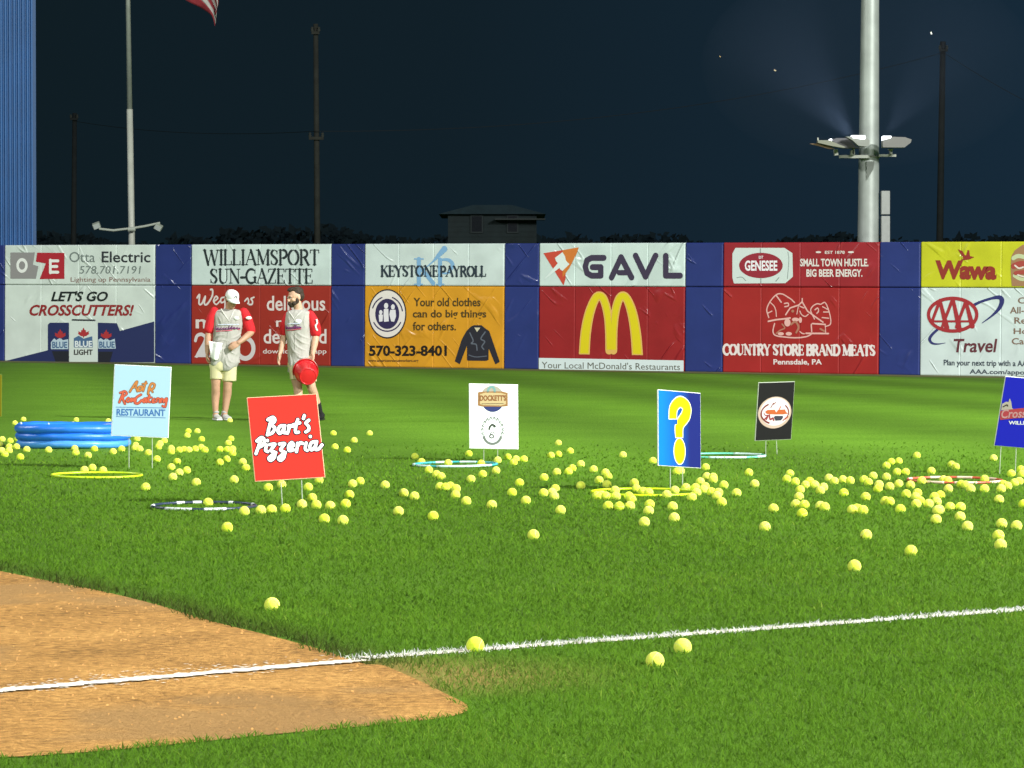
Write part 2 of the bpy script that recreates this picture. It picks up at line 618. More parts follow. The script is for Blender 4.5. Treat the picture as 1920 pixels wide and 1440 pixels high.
# ------------------------------------------------------------------ ground, infield dirt, warning track, foul line
def turf_mat():
    m = bpy.data.materials.new('turf')
    m.use_nodes = True
    n, L = m.node_tree.nodes, m.node_tree.links
    b = n['Principled BSDF']
    b.inputs['Roughness'].default_value = 0.85
    b.inputs['Specular IOR Level'].default_value = 0.15
    t = n.new('ShaderNodeTexCoord')
    ns = n.new('ShaderNodeTexNoise')
    ns.inputs['Scale'].default_value = 0.55
    ns.inputs['Detail'].default_value = 9
    ns.inputs['Roughness'].default_value = 0.68
    L.new(t.outputs['Object'], ns.inputs['Vector'])
    r = n.new('ShaderNodeValToRGB')
    r.color_ramp.elements[0].position = 0.25
    r.color_ramp.elements[0].color = (0.090, 0.210, 0.011, 1)
    r.color_ramp.elements[1].position = 0.80
    r.color_ramp.elements[1].color = (0.140, 0.300, 0.022, 1)
    L.new(ns.outputs['Fac'], r.inputs[0])
    # mowing stripes: neighbouring passes of the mower lay the blades the other way
    mp = n.new('ShaderNodeMapping')
    mp.inputs['Rotation'].default_value = (0, 0, math.radians(-9))
    wv = n.new('ShaderNodeTexWave')
    wv.wave_type = 'BANDS'
    wv.bands_direction = 'X'
    wv.inputs['Scale'].default_value = 0.085
    wv.inputs['Distortion'].default_value = .5
    wv.inputs['Detail'].default_value = 2
    wv.inputs['Detail Scale'].default_value = 0.5
    L.new(t.outputs['Object'], mp.inputs[0])
    L.new(mp.outputs[0], wv.inputs['Vector'])
    mr_ = n.new('ShaderNodeMapRange')
    mr_.inputs['To Min'].default_value = 0.84
    mr_.inputs['To Max'].default_value = 1.20
    L.new(wv.outputs['Fac'], mr_.inputs['Value'])
    fine = n.new('ShaderNodeTexNoise')
    fine.inputs['Scale'].default_value = 26
    fine.inputs['Detail'].default_value = 5
    L.new(t.outputs['Object'], fine.inputs['Vector'])
    fr = n.new('ShaderNodeMapRange')
    fr.inputs['From Min'].default_value = 0.3
    fr.inputs['From Max'].default_value = 0.7
    fr.inputs['To Min'].default_value = 0.72
    fr.inputs['To Max'].default_value = 1.2
    L.new(fine.outputs['Fac'], fr.inputs['Value'])
    mu = n.new('ShaderNodeMath')
    mu.operation = 'MULTIPLY'
    L.new(mr_.outputs[0], mu.inputs[0])
    L.new(fr.outputs[0], mu.inputs[1])
    sc_ = n.new('ShaderNodeVectorMath')
    sc_.operation = 'SCALE'
    L.new(r.outputs[0], sc_.inputs[0])
    L.new(mu.outputs[0], sc_.inputs['Scale'])
    # brown thatch under the standing blades, bare worn soil at the tip of the infield dirt
    sx = n.new('ShaderNodeSeparateXYZ')
    L.new(t.outputs['Object'], sx.inputs[0])
    th = n.new('ShaderNodeMapRange')
    th.inputs['From Min'].default_value = 23
    th.inputs['From Max'].default_value = 36
    th.inputs['To Min'].default_value = .55
    th.inputs['To Max'].default_value = 0
    L.new(sx.outputs['Y'], th.inputs['Value'])
    mth = n.new('ShaderNodeMix')
    mth.data_type = 'RGBA'
    mth.inputs[7].default_value = (.040, .080, .008, 1)
    L.new(th.outputs[0], mth.inputs[0])
    L.new(sc_.outputs[0], mth.inputs[6])
    tip = at(745, 1268)
    dv = n.new('ShaderNodeVectorMath')
    dv.operation = 'DISTANCE'
    dv.inputs[1].default_value = (tip.x, tip.y, 0)
    L.new(t.outputs['Object'], dv.inputs[0])
    ws = n.new('ShaderNodeMapRange')
    ws.inputs['From Min'].default_value = .35
    ws.inputs['From Max'].default_value = .8
    ws.inputs['To Min'].default_value = .7
    ws.inputs['To Max'].default_value = 0
    L.new(dv.outputs['Value'], ws.inputs['Value'])
    mws = n.new('ShaderNodeMix')
    mws.data_type = 'RGBA'
    mws.inputs[7].default_value = (.30, .185, .06, 1)
    L.new(ws.outputs[0], mws.inputs[0])
    L.new(mth.outputs[2], mws.inputs[6])
    L.new(mws.outputs[2], b.inputs['Base Color'])
    bp = n.new('ShaderNodeBump')
    bp.inputs['Distance'].default_value = 0.03
    bp.inputs['Strength'].default_value = 0.7
    L.new(fine.outputs['Fac'], bp.inputs['Height'])
    L.new(bp.outputs[0], b.inputs['Normal'])
    return m

def grid_ground():
    xs = [-600, -250, -120] + list(range(-60, 61, 2)) + [120, 250, 600]
    ys = [-60, -20, 0, 10, 20, 30, 40] + list(range(46, 101, 2)) + [110, 140, 200, 400, 900]
    vs = [(x, y, ground_z(x, y)) for y in ys for x in xs]
    n = len(xs)
    fs = [(j * n + i, j * n + i + 1, (j + 1) * n + i + 1, (j + 1) * n + i) for j in range(len(ys) - 1) for i in range(n - 1)]
    return MB().add(vs, fs)

g = grid_ground().build('grass_field', turf_mat(), smooth=True)
tag(g, 'green mown baseball outfield turf running to the padded wall', 'grass field', kind='structure')

def dirt_mat():
    m = bpy.data.materials.new('infield_clay')
    m.use_nodes = True
    n, L = m.node_tree.nodes, m.node_tree.links
    b = n['Principled BSDF']
    b.inputs['Roughness'].default_value = 0.95
    b.inputs['Specular IOR Level'].default_value = 0.1
    t = n.new('ShaderNodeTexCoord')
    big = n.new('ShaderNodeTexNoise')
    big.inputs['Scale'].default_value = 1.1
    big.inputs['Detail'].default_value = 8
    big.inputs['Roughness'].default_value = 0.65
    L.new(t.outputs['Object'], big.inputs['Vector'])
    fine = n.new('ShaderNodeTexNoise')
    fine.inputs['Scale'].default_value = 22
    fine.inputs['Detail'].default_value = 7
    fine.inputs['Roughness'].default_value = 0.7
    L.new(t.outputs['Object'], fine.inputs['Vector'])
    ad = n.new('ShaderNodeMath')
    ad.operation = 'MULTIPLY_ADD'
    ad.inputs[1].default_value = 0.62
    L.new(fine.outputs['Fac'], ad.inputs[0])
    m2 = n.new('ShaderNodeMath')
    m2.operation = 'MULTIPLY'
    m2.inputs[1].default_value = 0.38
    L.new(big.outputs['Fac'], m2.inputs[0])
    L.new(m2.outputs[0], ad.inputs[2])
    r = n.new('ShaderNodeValToRGB')
    r.color_ramp.elements[0].position = 0.38
    r.color_ramp.elements[0].color = (0.21, 0.118, 0.042, 1)
    r.color_ramp.elements[1].position = 0.62
    r.color_ramp.elements[1].color = (0.68, 0.385, 0.120, 1)
    q = r.color_ramp.elements.new(0.5)
    q.color = (0.47, 0.250, 0.075, 1)
    L.new(ad.outputs[0], r.inputs[0])
    pm = n.new('ShaderNodeTexNoise')
    pm.inputs['Scale'].default_value = 0.62
    pm.inputs['Detail'].default_value = 3
    L.new(t.outputs['Object'], pm.inputs['Vector'])
    pr = n.new('ShaderNodeMapRange')
    pr.interpolation_type = 'SMOOTHSTEP'
    pr.inputs['From Min'].default_value = .52
    pr.inputs['From Max'].default_value = .62
    pr.inputs['To Max'].default_value = .8
    L.new(pm.outputs['Fac'], pr.inputs['Value'])
    mx = n.new('ShaderNodeMix')
    mx.data_type = 'RGBA'
    mx.inputs[7].default_value = (0.36, 0.215, 0.085, 1)
    L.new(pr.outputs[0], mx.inputs[0])
    L.new(r.outputs[0], mx.inputs[6])
    L.new(mx.outputs[2], b.inputs['Base Color'])
    bp = n.new('ShaderNodeBump')
    bp.inputs['Distance'].default_value = 0.035
    bp.inputs['Strength'].default_value = 0.8
    grit = n.new('ShaderNodeTexNoise')
    grit.inputs['Scale'].default_value = 75
    grit.inputs['Detail'].default_value = 5
    grit.inputs['Roughness'].default_value = .7
    L.new(t.outputs['Object'], grit.inputs['Vector'])
    ga = n.new('ShaderNodeMath')
    ga.operation = 'MULTIPLY_ADD'
    ga.inputs[1].default_value = .55
    L.new(grit.outputs['Fac'], ga.inputs[0])
    L.new(fine.outputs['Fac'], ga.inputs[2])
    L.new(ga.outputs[0], bp.inputs['Height'])
    L.new(bp.outputs[0], b.inputs['Normal'])
    return m

DIRT_PX = [(-260, 1030), (-120, 1048), (0, 1072), (100, 1092), (200, 1112), (300, 1137), (400, 1167), (500, 1192), (600, 1219), (680, 1246),
           (720, 1250), (790, 1280), (830, 1300), (880, 1328), (840, 1346), (700, 1362), (500, 1380), (300, 1400), (100, 1417), (0, 1422), (-200, 1430), (-520, 1440)]
DIRT = [at(*p) for p in DIRT_PX]
dn = spline([(p.x, p.y) for p in DIRT], 4, True)
me = bpy.data.meshes.new('infield_dirt')
me.from_pydata([(x, y, 0.004) for x, y in dn], [], [tuple(range(len(dn)))])
o = link_obj('infield_dirt', me, None, dirt_mat())
tag(o, 'orange brown infield dirt with a curved grass edge', 'dirt', kind='structure')
if me.polygons[0].normal.z < 0:
    me.flip_normals()

# loose crumbs of clay
mb = MB()
dpoly = np.array(dn)
def in_poly(x, y, P=dpoly):
    x, y = np.atleast_1d(x), np.atleast_1d(y)
    r = np.zeros(x.shape, bool)
    a, b = P, np.roll(P, -1, 0)
    for i in range(len(P)):
        cr = (a[i, 1] > y) != (b[i, 1] > y)
        den = b[i, 1] - a[i, 1]
        xi = (b[i, 0] - a[i, 0]) * (y - a[i, 1]) / (den if abs(den) > 1e-9 else 1e-9) + a[i, 0]
        r ^= cr & (x < xi)
    return r
for i in range(3500):
    x, y = random.uniform(-2.6, 0), random.uniform(10.1, 17.8)
    if not in_poly(x, y)[0] or x < -0.17 * y - 0.1:
        continue
    if noise.noise((x * 1.3, y * 1.3, 0)) < random.uniform(-0.5, 0.35):
        continue
    s = 0.0025 + 0.006 * random.random() ** 2.5
    k = [Vector((random.uniform(-1, 1), random.uniform(-1, 1), random.uniform(.1, 1))) * s for _ in range(4)]
    c = Vector((x, y, 0.004))
    mb.add([c + Vector((s, 0, 0)), c + Vector((-s * .5, s * .8, 0)), c + Vector((-s * .5, -s * .8, 0)), c + Vector((k[0].x * .4, k[0].y * .4, s * .9))],
           [(0, 1, 3), (1, 2, 3), (2, 0, 3)])
o = mb.build('dirt_crumbs', mat('clay_crumb', (0.44, 0.24, 0.08, 1), .95, spec=.1, vary=.3, scale=40))
tag(o, 'loose crumbs of orange clay scattered over the infield dirt', 'dirt crumbs', kind='stuff')

# warning track strip along the wall foot
mb = MB()
vs = []
for i in range(41):
    u = -12 + i * 60 / 40
    for dpt in (0.02, 2.6):
        p = WM @ Vector((u, -dpt, 0))
        vs.append((p.x, p.y, ground_z(p.x, p.y) + 0.006))
mb.add(vs, [(2 * i, 2 * i + 1, 2 * i + 3, 2 * i + 2) for i in range(40)])
o = mb.build('warning_track', mat('track_dirt', (0.15, 0.155, 0.06, 1), .95, spec=.1, vary=.25, scale=1.2))
tag(o, 'narrow brown dirt strip along the foot of the padded wall', 'track', kind='structure')

# chalk foul line
FA, FM, FB = at(-400, 1333), at(684, 1241), at(2300, 1116)
FG = at(684, 1235)
fd = (FB - FA)
fd.z = 0
fd.normalize()
fn = Vector((-fd.y, fd.x, 0))
FWID = 0.100
def chalk_mat():
    m = mat('chalk', (0.74, 0.69, 0.58, 1), .9, spec=.1, vary=.14, scale=25, bump=.01, bscale=60)
    return m
mb = MB()
n = 140
vs = []
L0 = (FM - FA).length
for i in range(n + 1):
    p = FA.lerp(FM, i / n)
    a = FWID / 2 * (1 + random.uniform(-.3, .3))
    b = FWID / 2 * (1 + random.uniform(-.3, .3))
    vs += [p + fn * a + Vector((0, 0, .010)), p - fn * b + Vector((0, 0, .010))]
mb.add(vs, [(2 * i, 2 * i + 1, 2 * i + 3, 2 * i + 2) for i in range(n)])
# spill of chalk dust beside the line
for i in range(420):
    t = random.gauss(.62, .2)
    if not 0 < t < 1:
        continue
    p = FA.lerp(FM, t) + fn * random.gauss(.05, .09) + Vector((0, 0, .0085))
    s = random.uniform(.004, .012)
    mb.add([p + Vector((s, 0, 0)), p + Vector((0, s * .8, 0)), p + Vector((-s, 0, 0)), p + Vector((0, -s * .8, 0))], [(0, 1, 2, 3)])
vs = []
for i in range(n + 1):                          # the paint between the blades
    p = FG.lerp(FB, i / n)
    vs += [p + fn * FWID * .5 + Vector((0, 0, .004)), p - fn * FWID * .5 + Vector((0, 0, .004))]
mb.add(vs, [(2 * i, 2 * i + 1, 2 * i + 3, 2 * i + 2) for i in range(n)])
o = mb.build('foul_line', chalk_mat())
tag(o, 'white chalk foul line crossing the dirt and running on over the grass', 'foul line', kind='structure')

# ------------------------------------------------------------------ grass blades (near part of the field)
FAR_EDGE = np.array([(p.x, p.y) for p in DIRT[1:10]])
def dn_far(x, y):                              # distance to the far lip of the dirt, where the turf is brown and matted
    d = np.full(x.shape, 9.0)
    for a, b in zip(FAR_EDGE[:-1], FAR_EDGE[1:]):
        e_ = b - a
        t = np.clip(((x - a[0]) * e_[0] + (y - a[1]) * e_[1]) / (e_ @ e_), 0, 1)
        d = np.minimum(d, np.hypot(x - a[0] - t * e_[0], (y - a[1] - t * e_[1])))
    return d
def blades():
    segs = [(8.6, 11, 6200), (11, 13, 4700), (13, 16, 3300), (16, 20, 1900), (20, 25, 1050), (25, 32, 560), (32, 37, 300)]
    X, Y = [], []
    for y0, y1, dens in segs:
        h0, h1 = .20 * y0 + 1.0, .20 * y1 + 1.0
        cnt = int(dens * (y1 - y0) * (h0 + h1))
        y = RNG.uniform(y0, y1, cnt)
        x = RNG.uniform(-1, 1, cnt) * (.20 * y + 1.0)
        X.append(x)
        Y.append(y)
    x, y = np.concatenate(X), np.concatenate(Y)
    rag = .5 * np.sin(x * 31 + y * 17) + .5 * np.sin(x * 67 - y * 43) + .6 * np.sin(x * 9.1 + 2)
    keep = ~in_poly(x + .018 * rag, y + .085 * rag)
    keep &= RNG.random(len(x)) > np.clip((y - 23) / 13, 0, 1)
    # worn turf at the tip of the dirt
    tip = at(760, 1268)
    dt = np.hypot((x - tip.x) / 1.0, (y - tip.y) / 1.1)
    keep &= ~((dt < .65) & (RNG.random(len(x)) < (.72 - dt)))
    x, y = x[keep], y[keep]
    n = len(x)
    dt = np.hypot((x - tip.x) / 1.0, (y - tip.y) / 1.1)
    # low-frequency clumps
    fx = np.sin(x * 2.1 + 1.3 * np.sin(y * 1.7)) * np.cos(y * 1.5 + .8 * np.sin(x * 2.7))
    fx2 = np.sin(x * 6.3 + 2.1 * np.sin(y * 4.1)) * np.cos(y * 5.2 + 1.8 * np.sin(x * 5.7))
    clump = .5 + .32 * fx + .22 * fx2
    ht = RNG.uniform(.018, .034, n) * (.85 + .3 * clump)
    ht = ht * (1 + .75 * np.exp(-dn_far(x, y) / .22) * RNG.uniform(.4, 1, n)) * 1.08
    pd = np.abs(-(x - FG.x) * (FB - FG).normalized().y + (y - FG.y) * (FB - FG).normalized().x)
    ht = np.where(pd < FWID, ht * .72, ht)
    wd = np.maximum(.0036, .00036 * y) * RNG.uniform(.7, 1.25, n)
    az = RNG.uniform(0, 2 * np.pi, n)
    lean = RNG.uniform(.4, 1.4, n)
    la = RNG.uniform(0, 2 * np.pi, n)
    tipx = x + np.cos(la) * ht * lean
    tipy = y + np.sin(la) * ht * lean
    tipz = ht * np.sqrt(1 - np.minimum(lean, .9) ** 2 * .8)
    mx, my, mz = x + (tipx - x) * .38, y + (tipy - y) * .38, tipz * .62
    cx, cy = np.cos(az) * wd / 2, np.sin(az) * wd / 2
    co = np.empty((n, 5, 3))
    co[:, 0] = np.stack([x - cx, y - cy, np.full(n, -.003)], 1)
    co[:, 1] = np.stack([x + cx, y + cy, np.full(n, -.003)], 1)
    co[:, 2] = np.stack([mx + cx * .9, my + cy * .9, mz], 1)
    co[:, 3] = np.stack([mx - cx * .9, my - cy * .9, mz], 1)
    co[:, 4] = np.stack([tipx, tipy, tipz], 1)
    base = np.arange(n)[:, None] * 5
    quad = base + np.array([0, 1, 2, 3])
    tri = base + np.array([3, 2, 4])
    loops = np.concatenate([quad, tri], 1).ravel()
    me = bpy.data.meshes.new('grass_blades')
    me.vertices.add(n * 5)
    me.vertices.foreach_set('co', co.ravel())
    me.loops.add(n * 7)
    me.loops.foreach_set('vertex_index', loops)
    me.polygons.add(n * 2)
    me.polygons.foreach_set('loop_start', (np.arange(n)[:, None] * 7 + np.array([0, 4])).ravel())
    me.polygons.foreach_set('loop_total', np.tile([4, 3], n))
    me.update()
    # colour of each blade: its own green, or the paint of the line
    tint = np.clip(RNG.normal(.5, .11, n) + .28 * (clump - .5), 0, 1)
    dx, dy = x - FA.x, y - FA.y
    along = dx * fd.x + dy * fd.y
    gd = (FB - FG).normalized()
    off = np.abs(-(x - FG.x) * gd.y + (y - FG.y) * gd.x)
    paint = (off < FWID * .85) & (RNG.random(n) < np.where(off < FWID * .6, .97, .4)) & (along > L0 - .3)
    g0, g1, g2 = np.array((.047, .128, .004)), np.array((.092, .205, .007)), np.array((.20, .27, .035))
    t = tint[:, None]
    c = np.where(t < .7, g0 + (g1 - g0) * t / .7, g1 + (g2 - g1) * (t - .7) / .3)
    worn = np.clip(.9 - dt, 0, 1)[:, None] * RNG.uniform(0, 1, n)[:, None]
    c = c * (1 - worn) + np.array((.26, .22, .07)) * worn
    c = (c * 1.32 + np.array((.006, 0, .010))) * (1 + .30 * np.clip((y - 17) / 12, 0, 1))[:, None]  # far blades lightened in colour to offset the shade between them
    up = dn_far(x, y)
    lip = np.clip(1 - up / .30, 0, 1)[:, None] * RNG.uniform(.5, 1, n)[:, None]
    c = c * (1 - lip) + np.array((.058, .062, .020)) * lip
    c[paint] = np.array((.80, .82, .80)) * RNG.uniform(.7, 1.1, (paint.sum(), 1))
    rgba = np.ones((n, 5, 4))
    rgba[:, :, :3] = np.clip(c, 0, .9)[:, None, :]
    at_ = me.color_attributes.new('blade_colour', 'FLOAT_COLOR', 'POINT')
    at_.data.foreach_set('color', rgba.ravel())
    m = bpy.data.materials.new('grass_blade')
    m.use_nodes = True
    nn, L = m.node_tree.nodes, m.node_tree.links
    b = nn['Principled BSDF']
    b.inputs['Roughness'].default_value = .6
    b.inputs['Specular IOR Level'].default_value = .08
    vc = nn.new('ShaderNodeVertexColor')
    vc.layer_name = 'blade_colour'
    L.new(vc.outputs[0], b.inputs['Base Color'])
    ge = nn.new('ShaderNodeNewGeometry')       # soft shading: a blade takes most of its light the way the turf around it does
    v1 = nn.new('ShaderNodeVectorMath')
    v1.operation = 'SCALE'
    v1.inputs['Scale'].default_value = .5
    L.new(ge.outputs['Normal'], v1.inputs[0])
    v2 = nn.new('ShaderNodeVectorMath')
    v2.operation = 'ADD'
    v2.inputs[1].default_value = (0, 0, .9)
    L.new(v1.outputs[0], v2.inputs[0])
    v3 = nn.new('ShaderNodeVectorMath')
    v3.operation = 'NORMALIZE'
    L.new(v2.outputs[0], v3.inputs[0])
    L.new(v3.outputs[0], b.inputs['Normal'])
    tr = nn.new('ShaderNodeBsdfTranslucent')
    L.new(vc.outputs[0], tr.inputs[0])
    mx_ = nn.new('ShaderNodeMixShader')
    mx_.inputs[0].default_value = .42
    out = nn['Material Output']
    L.new(b.outputs[0], mx_.inputs[1])
    L.new(tr.outputs[0], mx_.inputs[2])
    L.new(mx_.outputs[0], out.inputs[0])
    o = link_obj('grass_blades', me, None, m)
    tag(o, 'short bright green grass blades of the near turf', 'grass', kind='stuff')
    return n
N_BLADES = blades()

# ------------------------------------------------------------------ outfield wall with its pads and advertising banners
def vinyl(name, h, k=1.0, rough=.27, wr=.016):
    key = ('vinyl', h, k)
    if key in MATS:
        return MATS[key]
    c = lin(h, k)
    m = mat(name, c, rough, spec=.5)
    MATS.pop((name, tuple(c), rough, 0.0))
    n, L = m.node_tree.nodes, m.node_tree.links
    b = n['Principled BSDF']
    t = n.new('ShaderNodeTexCoord')
    oi = n.new('ShaderNodeObjectInfo')
    shift = n.new('ShaderNodeVectorMath')       # every panel creases in its own way
    shift.operation = 'MULTIPLY_ADD'
    shift.inputs[1].default_value = (37, 11, 53)
    cmb = n.new('ShaderNodeCombineXYZ')
    for q in range(3):
        L.new(oi.outputs['Random'], cmb.inputs[q])
    L.new(cmb.outputs[0], shift.inputs[0])
    L.new(t.outputs['Object'], shift.inputs[2])
    hs = []
    for rot, s, th in ((38, .9, .030), (-48, 1.2, .026)):
        mp = n.new('ShaderNodeMapping')
        mp.vector_type = 'TEXTURE'
        mp.inputs['Rotation'].default_value = (0, math.radians(rot), 0)
        mp.inputs['Scale'].default_value = (.62 / s, 1, 3.4 / s)
        ns = n.new('ShaderNodeTexNoise')
        ns.inputs['Scale'].default_value = 1.0
        ns.inputs['Detail'].default_value = 1.5
        ns.inputs['Roughness'].default_value = .4
        L.new(shift.outputs[0], mp.inputs[0])
        L.new(mp.outputs[0], ns.inputs['Vector'])
        ab = n.new('ShaderNodeMath')            # a crease where the noise crosses its middle
        ab.operation = 'SUBTRACT'
        ab.inputs[1].default_value = .5
        L.new(ns.outputs['Fac'], ab.inputs[0])
        a2 = n.new('ShaderNodeMath')
        a2.operation = 'ABSOLUTE'
        L.new(ab.outputs[0], a2.inputs[0])
        a3 = n.new('ShaderNodeMapRange')
        a3.interpolation_type = 'SMOOTHSTEP'
        a3.inputs['From Max'].default_value = th
        a3.inputs['To Min'].default_value = 1
        a3.inputs['To Max'].default_value = 0
        L.new(a2.outputs[0], a3.inputs['Value'])
        mk = n.new('ShaderNodeTexNoise')         # creases only here and there
        mk.inputs['Scale'].default_value = .9 * s
        L.new(shift.outputs[0], mk.inputs['Vector'])
        m3 = n.new('ShaderNodeMapRange')
        m3.inputs['From Min'].default_value = .54
        m3.inputs['From Max'].default_value = .68
        L.new(mk.outputs['Fac'], m3.inputs['Value'])
        m4 = n.new('ShaderNodeMath')
        m4.operation = 'MULTIPLY'
        L.new(a3.outputs[0], m4.inputs[0])
        L.new(m3.outputs[0], m4.inputs[1])
        hs.append(m4)
    ad = n.new('ShaderNodeMath')
    ad.operation = 'ADD'
    L.new(hs[0].outputs[0], ad.inputs[0])
    L.new(hs[1].outputs[0], ad.inputs[1])
    bp = n.new('ShaderNodeBump')
    bp.inputs['Distance'].default_value = wr * 1.5
    bp.inputs['Strength'].default_value = .9
    L.new(ad.outputs[0], bp.inputs['Height'])
    L.new(bp.outputs[0], b.inputs['Normal'])
    d = n.new('ShaderNodeTexNoise')
    d.inputs['Scale'].default_value = 1.6
    d.inputs['Detail'].default_value = 7
    L.new(t.outputs['Object'], d.inputs['Vector'])
    r = n.new('ShaderNodeMapRange')
    r.inputs['From Min'].default_value = .3
    r.inputs['From Max'].default_value = .7
    r.inputs['To Min'].default_value = .88
    r.inputs['To Max'].default_value = 1.06
    L.new(d.outputs['Fac'], r.inputs['Value'])
    s_ = n.new('ShaderNodeVectorMath')
    s_.operation = 'SCALE'
    s_.inputs[0].default_value = c[:3]
    L.new(r.outputs[0], s_.inputs['Scale'])
    L.new(s_.outputs[0], b.inputs['Base Color'])
    MATS[key] = m
    return m

def pad_mesh(wd, ht, seams=(), T=PADT, edge=.03, groove=.012):
    us = [(0, -.03), (.008, -.012), (edge, 0)]
    for s in seams:
        us += [(s - .022, 0), (s, -groove), (s + .022, 0)]
    us += [(wd - edge, 0), (wd - .008, -.012), (wd, -.03)]
    vs_ = [(0, -.03), (.008, -.012), (edge, 0), (ht * .5, .004), (ht - edge, 0), (ht - .008, -.012), (ht, -.03)]
    V, Fc = [], []
    for z, dz in vs_:
        for x, dx in us:
            V.append((x, -(T + min(dx, 0) + (dz if dz < 0 else 0)), z))
    n = len(us)
    for j in range(len(vs_) - 1):
        for i in range(n - 1):
            Fc.append((j * n + i, j * n + i + 1, (j + 1) * n + i + 1, (j + 1) * n + i))
    o = len(V)
    loop = list(range(n)) + [j * n + n - 1 for j in range(1, len(vs_))] + [(len(vs_) - 1) * n + i for i in range(n - 2, -1, -1)] + [j * n for j in range(len(vs_) - 2, 0, -1)]
    for i in loop:
        V.append((V[i][0], -.004, V[i][2]))
    k = len(loop)
    for q in range(k):
        Fc.append((loop[q], o + q, o + (q + 1) % k, loop[(q + 1) % k]))
    return MB().add(V, Fc)

V_SPLIT = 2.10
BLUE = vinyl('navy_vinyl', '2b3876', .98)
wall = empty('outfield_wall', M=WM)
tag(wall, 'long outfield wall with dark blue padding between the advertising banners', 'wall')
MB().box((13, .16, WALL_H / 2 - .01), (56, .3, WALL_H - .03)).build('backing', mat('wall_backing', (.02, .022, .03, 1), .8), wall)
def U(px):
    return wall_uv(px, 600)[0]
edges = [(8, 290), (358, 620), (683, 945), (1010, 1284), (1355, 1648), (1725, 2032)]
gaps = [(290, 358), (620, 683), (945, 1010), (1284, 1355), (1648, 1725)]
blues = [(U(a), U(b)) for a, b in gaps] + [(U(8) - 1.0 * (i + 1), U(8) - 1.0 * i) for i in range(6)] + [(U(2032) + 1.0 * i, U(2032) + 1.0 * (i + 1)) for i in range(6)]
for a, b in blues:
    for nm, z0, z1 in (('lower_pad', 0.0, V_SPLIT), ('upper_pad', V_SPLIT + .012, WALL_H)):
        o = pad_mesh(b - a - .012, z1 - z0).build(nm, BLUE, wall, (a + .006, 0, z0))

BN = {}
def banner(key, i, upper, h, label, k=.99, seams=4):
    x0, x1 = edges[i]
    a, b = U(x0) + .006, U(x1) - .006
    z0, z1 = (V_SPLIT + .012, WALL_H) if upper else (0.0, V_SPLIT)
    r = empty('advertising_banner', M=WM @ Matrix.Translation((a, 0, z0)))
    tag(r, label, 'banner', 'advertising banners on the outfield wall')
    sm = [(b - a) * q / seams for q in range(1, seams)]
    pad_mesh(b - a, z1 - z0, sm).build('panel', vinyl('banner_vinyl', h, k), r)
    B = Board(r, lambda px, py: (wall_uv(px, py)[0] - a, wall_uv(px, py)[1] - z0), .011)
    B.base = PADT + .003
    xm = (x0 + x1) / 2
    B.k = (wall_uv(xm + 20, 600)[0] - wall_uv(xm - 20, 600)[0]) / 40
    BN[key] = B
    return B

K = 1.04
INK = lambda h, k=K: mat('print_' + h, lin(h, k), .42, spec=.4)

# 1 white electrician's banner
B = banner('a', 0, True, 'd0ddd6', 'white banner with grey and red lightning logo and a phone number').zoom(0, 440, 5.3333)
B.start().poly([(105, 178), (350, 178), (330, 300), (385, 315), (360, 440), (105, 440)]).end('logo_block', INK('8d8c8c'))
B.start().poly([(372, 180), (645, 182), (645, 442), (398, 444), (460, 288), (360, 270)]).end('logo_block', INK('a82733'))
B.start().cur(arc(222, 308, 44, 58, 0, 360, 24), 26).seg([(505, 255), (505, 380)], 26).seg([(505, 262), (582, 262)], 24).seg([(505, 318), (572, 318)], 24).seg([(505, 375), (582, 375)], 24).end('logo_letters', INK('e2e6e2'), 2)
B.start().text('Otta', (695, 172, 950, 275), .0).text('578.701.7191', (795, 313, 1410, 390), .0, .12).end('lettering', INK('6f7b78'))
B.start().text('Electric', (1018, 168, 1505, 278), .012).end('lettering', INK('2e3338'))
B.start().text('Lighting up Pennsylvania', (708, 425, 1505, 485), .0).end('lettering', INK('86665c'))

# 2 white and navy beer banner
B = banner('b', 0, False, 'd3e0d8', 'white and navy banner cheering the home team above three drink cans').zoom(0, 440, 5.3333)
B.start().poly([(60, 1262), (480, 1155), (480, 900), (500, 880), (690, 880), (690, 1275), (60, 1275)]).poly([(980, 880), (1170, 885), (1200, 962), (1543, 868), (1543, 1275), (980, 1275)]).end('colour_field', INK('27305c'))
B.start().poly([(520, 1165), (690, 1165), (690, 1275), (560, 1275)]).poly([(985, 1170), (1130, 1170), (1100, 1275), (985, 1275)]).seg([(725, 852), (950, 856)], 12).end('shadow_print', INK('22252f'), 2)
B.start().text("LET'S GO", (510, 565, 1080, 668), .03, .28).end('lettering', INK('1e2526'))
B.start().text('CROSSCUTTERS!', (296, 700, 1340, 812), .03, .28).end('lettering', INK('8e2a2c'))
B.start().poly([(695, 905), (720, 862), (950, 866), (980, 910), (980, 1272), (695, 1272)]).end('can', INK('ccd9d2'), 2)
lf = lambda cx, cy, s: [(cx + s * a, cy + s * b) for a, b in [(0, -1), (.22, -.5), (.42, -.55), (.4, -.15), (.95, -.35), (.85, 0), (1, .1), (.45, .5), (.1, .55), (.06, .8), (-.06, .8), (-.1, .55), (-.45, .5), (-1, .1), (-.85, 0), (-.95, -.35), (-.4, -.15), (-.42, -.55), (-.22, -.5)]]
B.start().poly(lf(605, 1000, 58)).poly(lf(838, 985, 58)).poly(lf(1065, 1005, 58)).end('maple_leaf', INK('a83338'), 3)
B.start().poly([(512, 1075), (545, 1035), (565, 1055), (605, 1030), (630, 1055), (685, 1045), (685, 1145), (512, 1145)]).poly([(985, 1050), (1010, 1035), (1040, 1055), (1065, 1035), (1100, 1060), (1150, 1040), (1160, 1140), (985, 1140)]).end('can_label', INK('b4cad6'), 3)
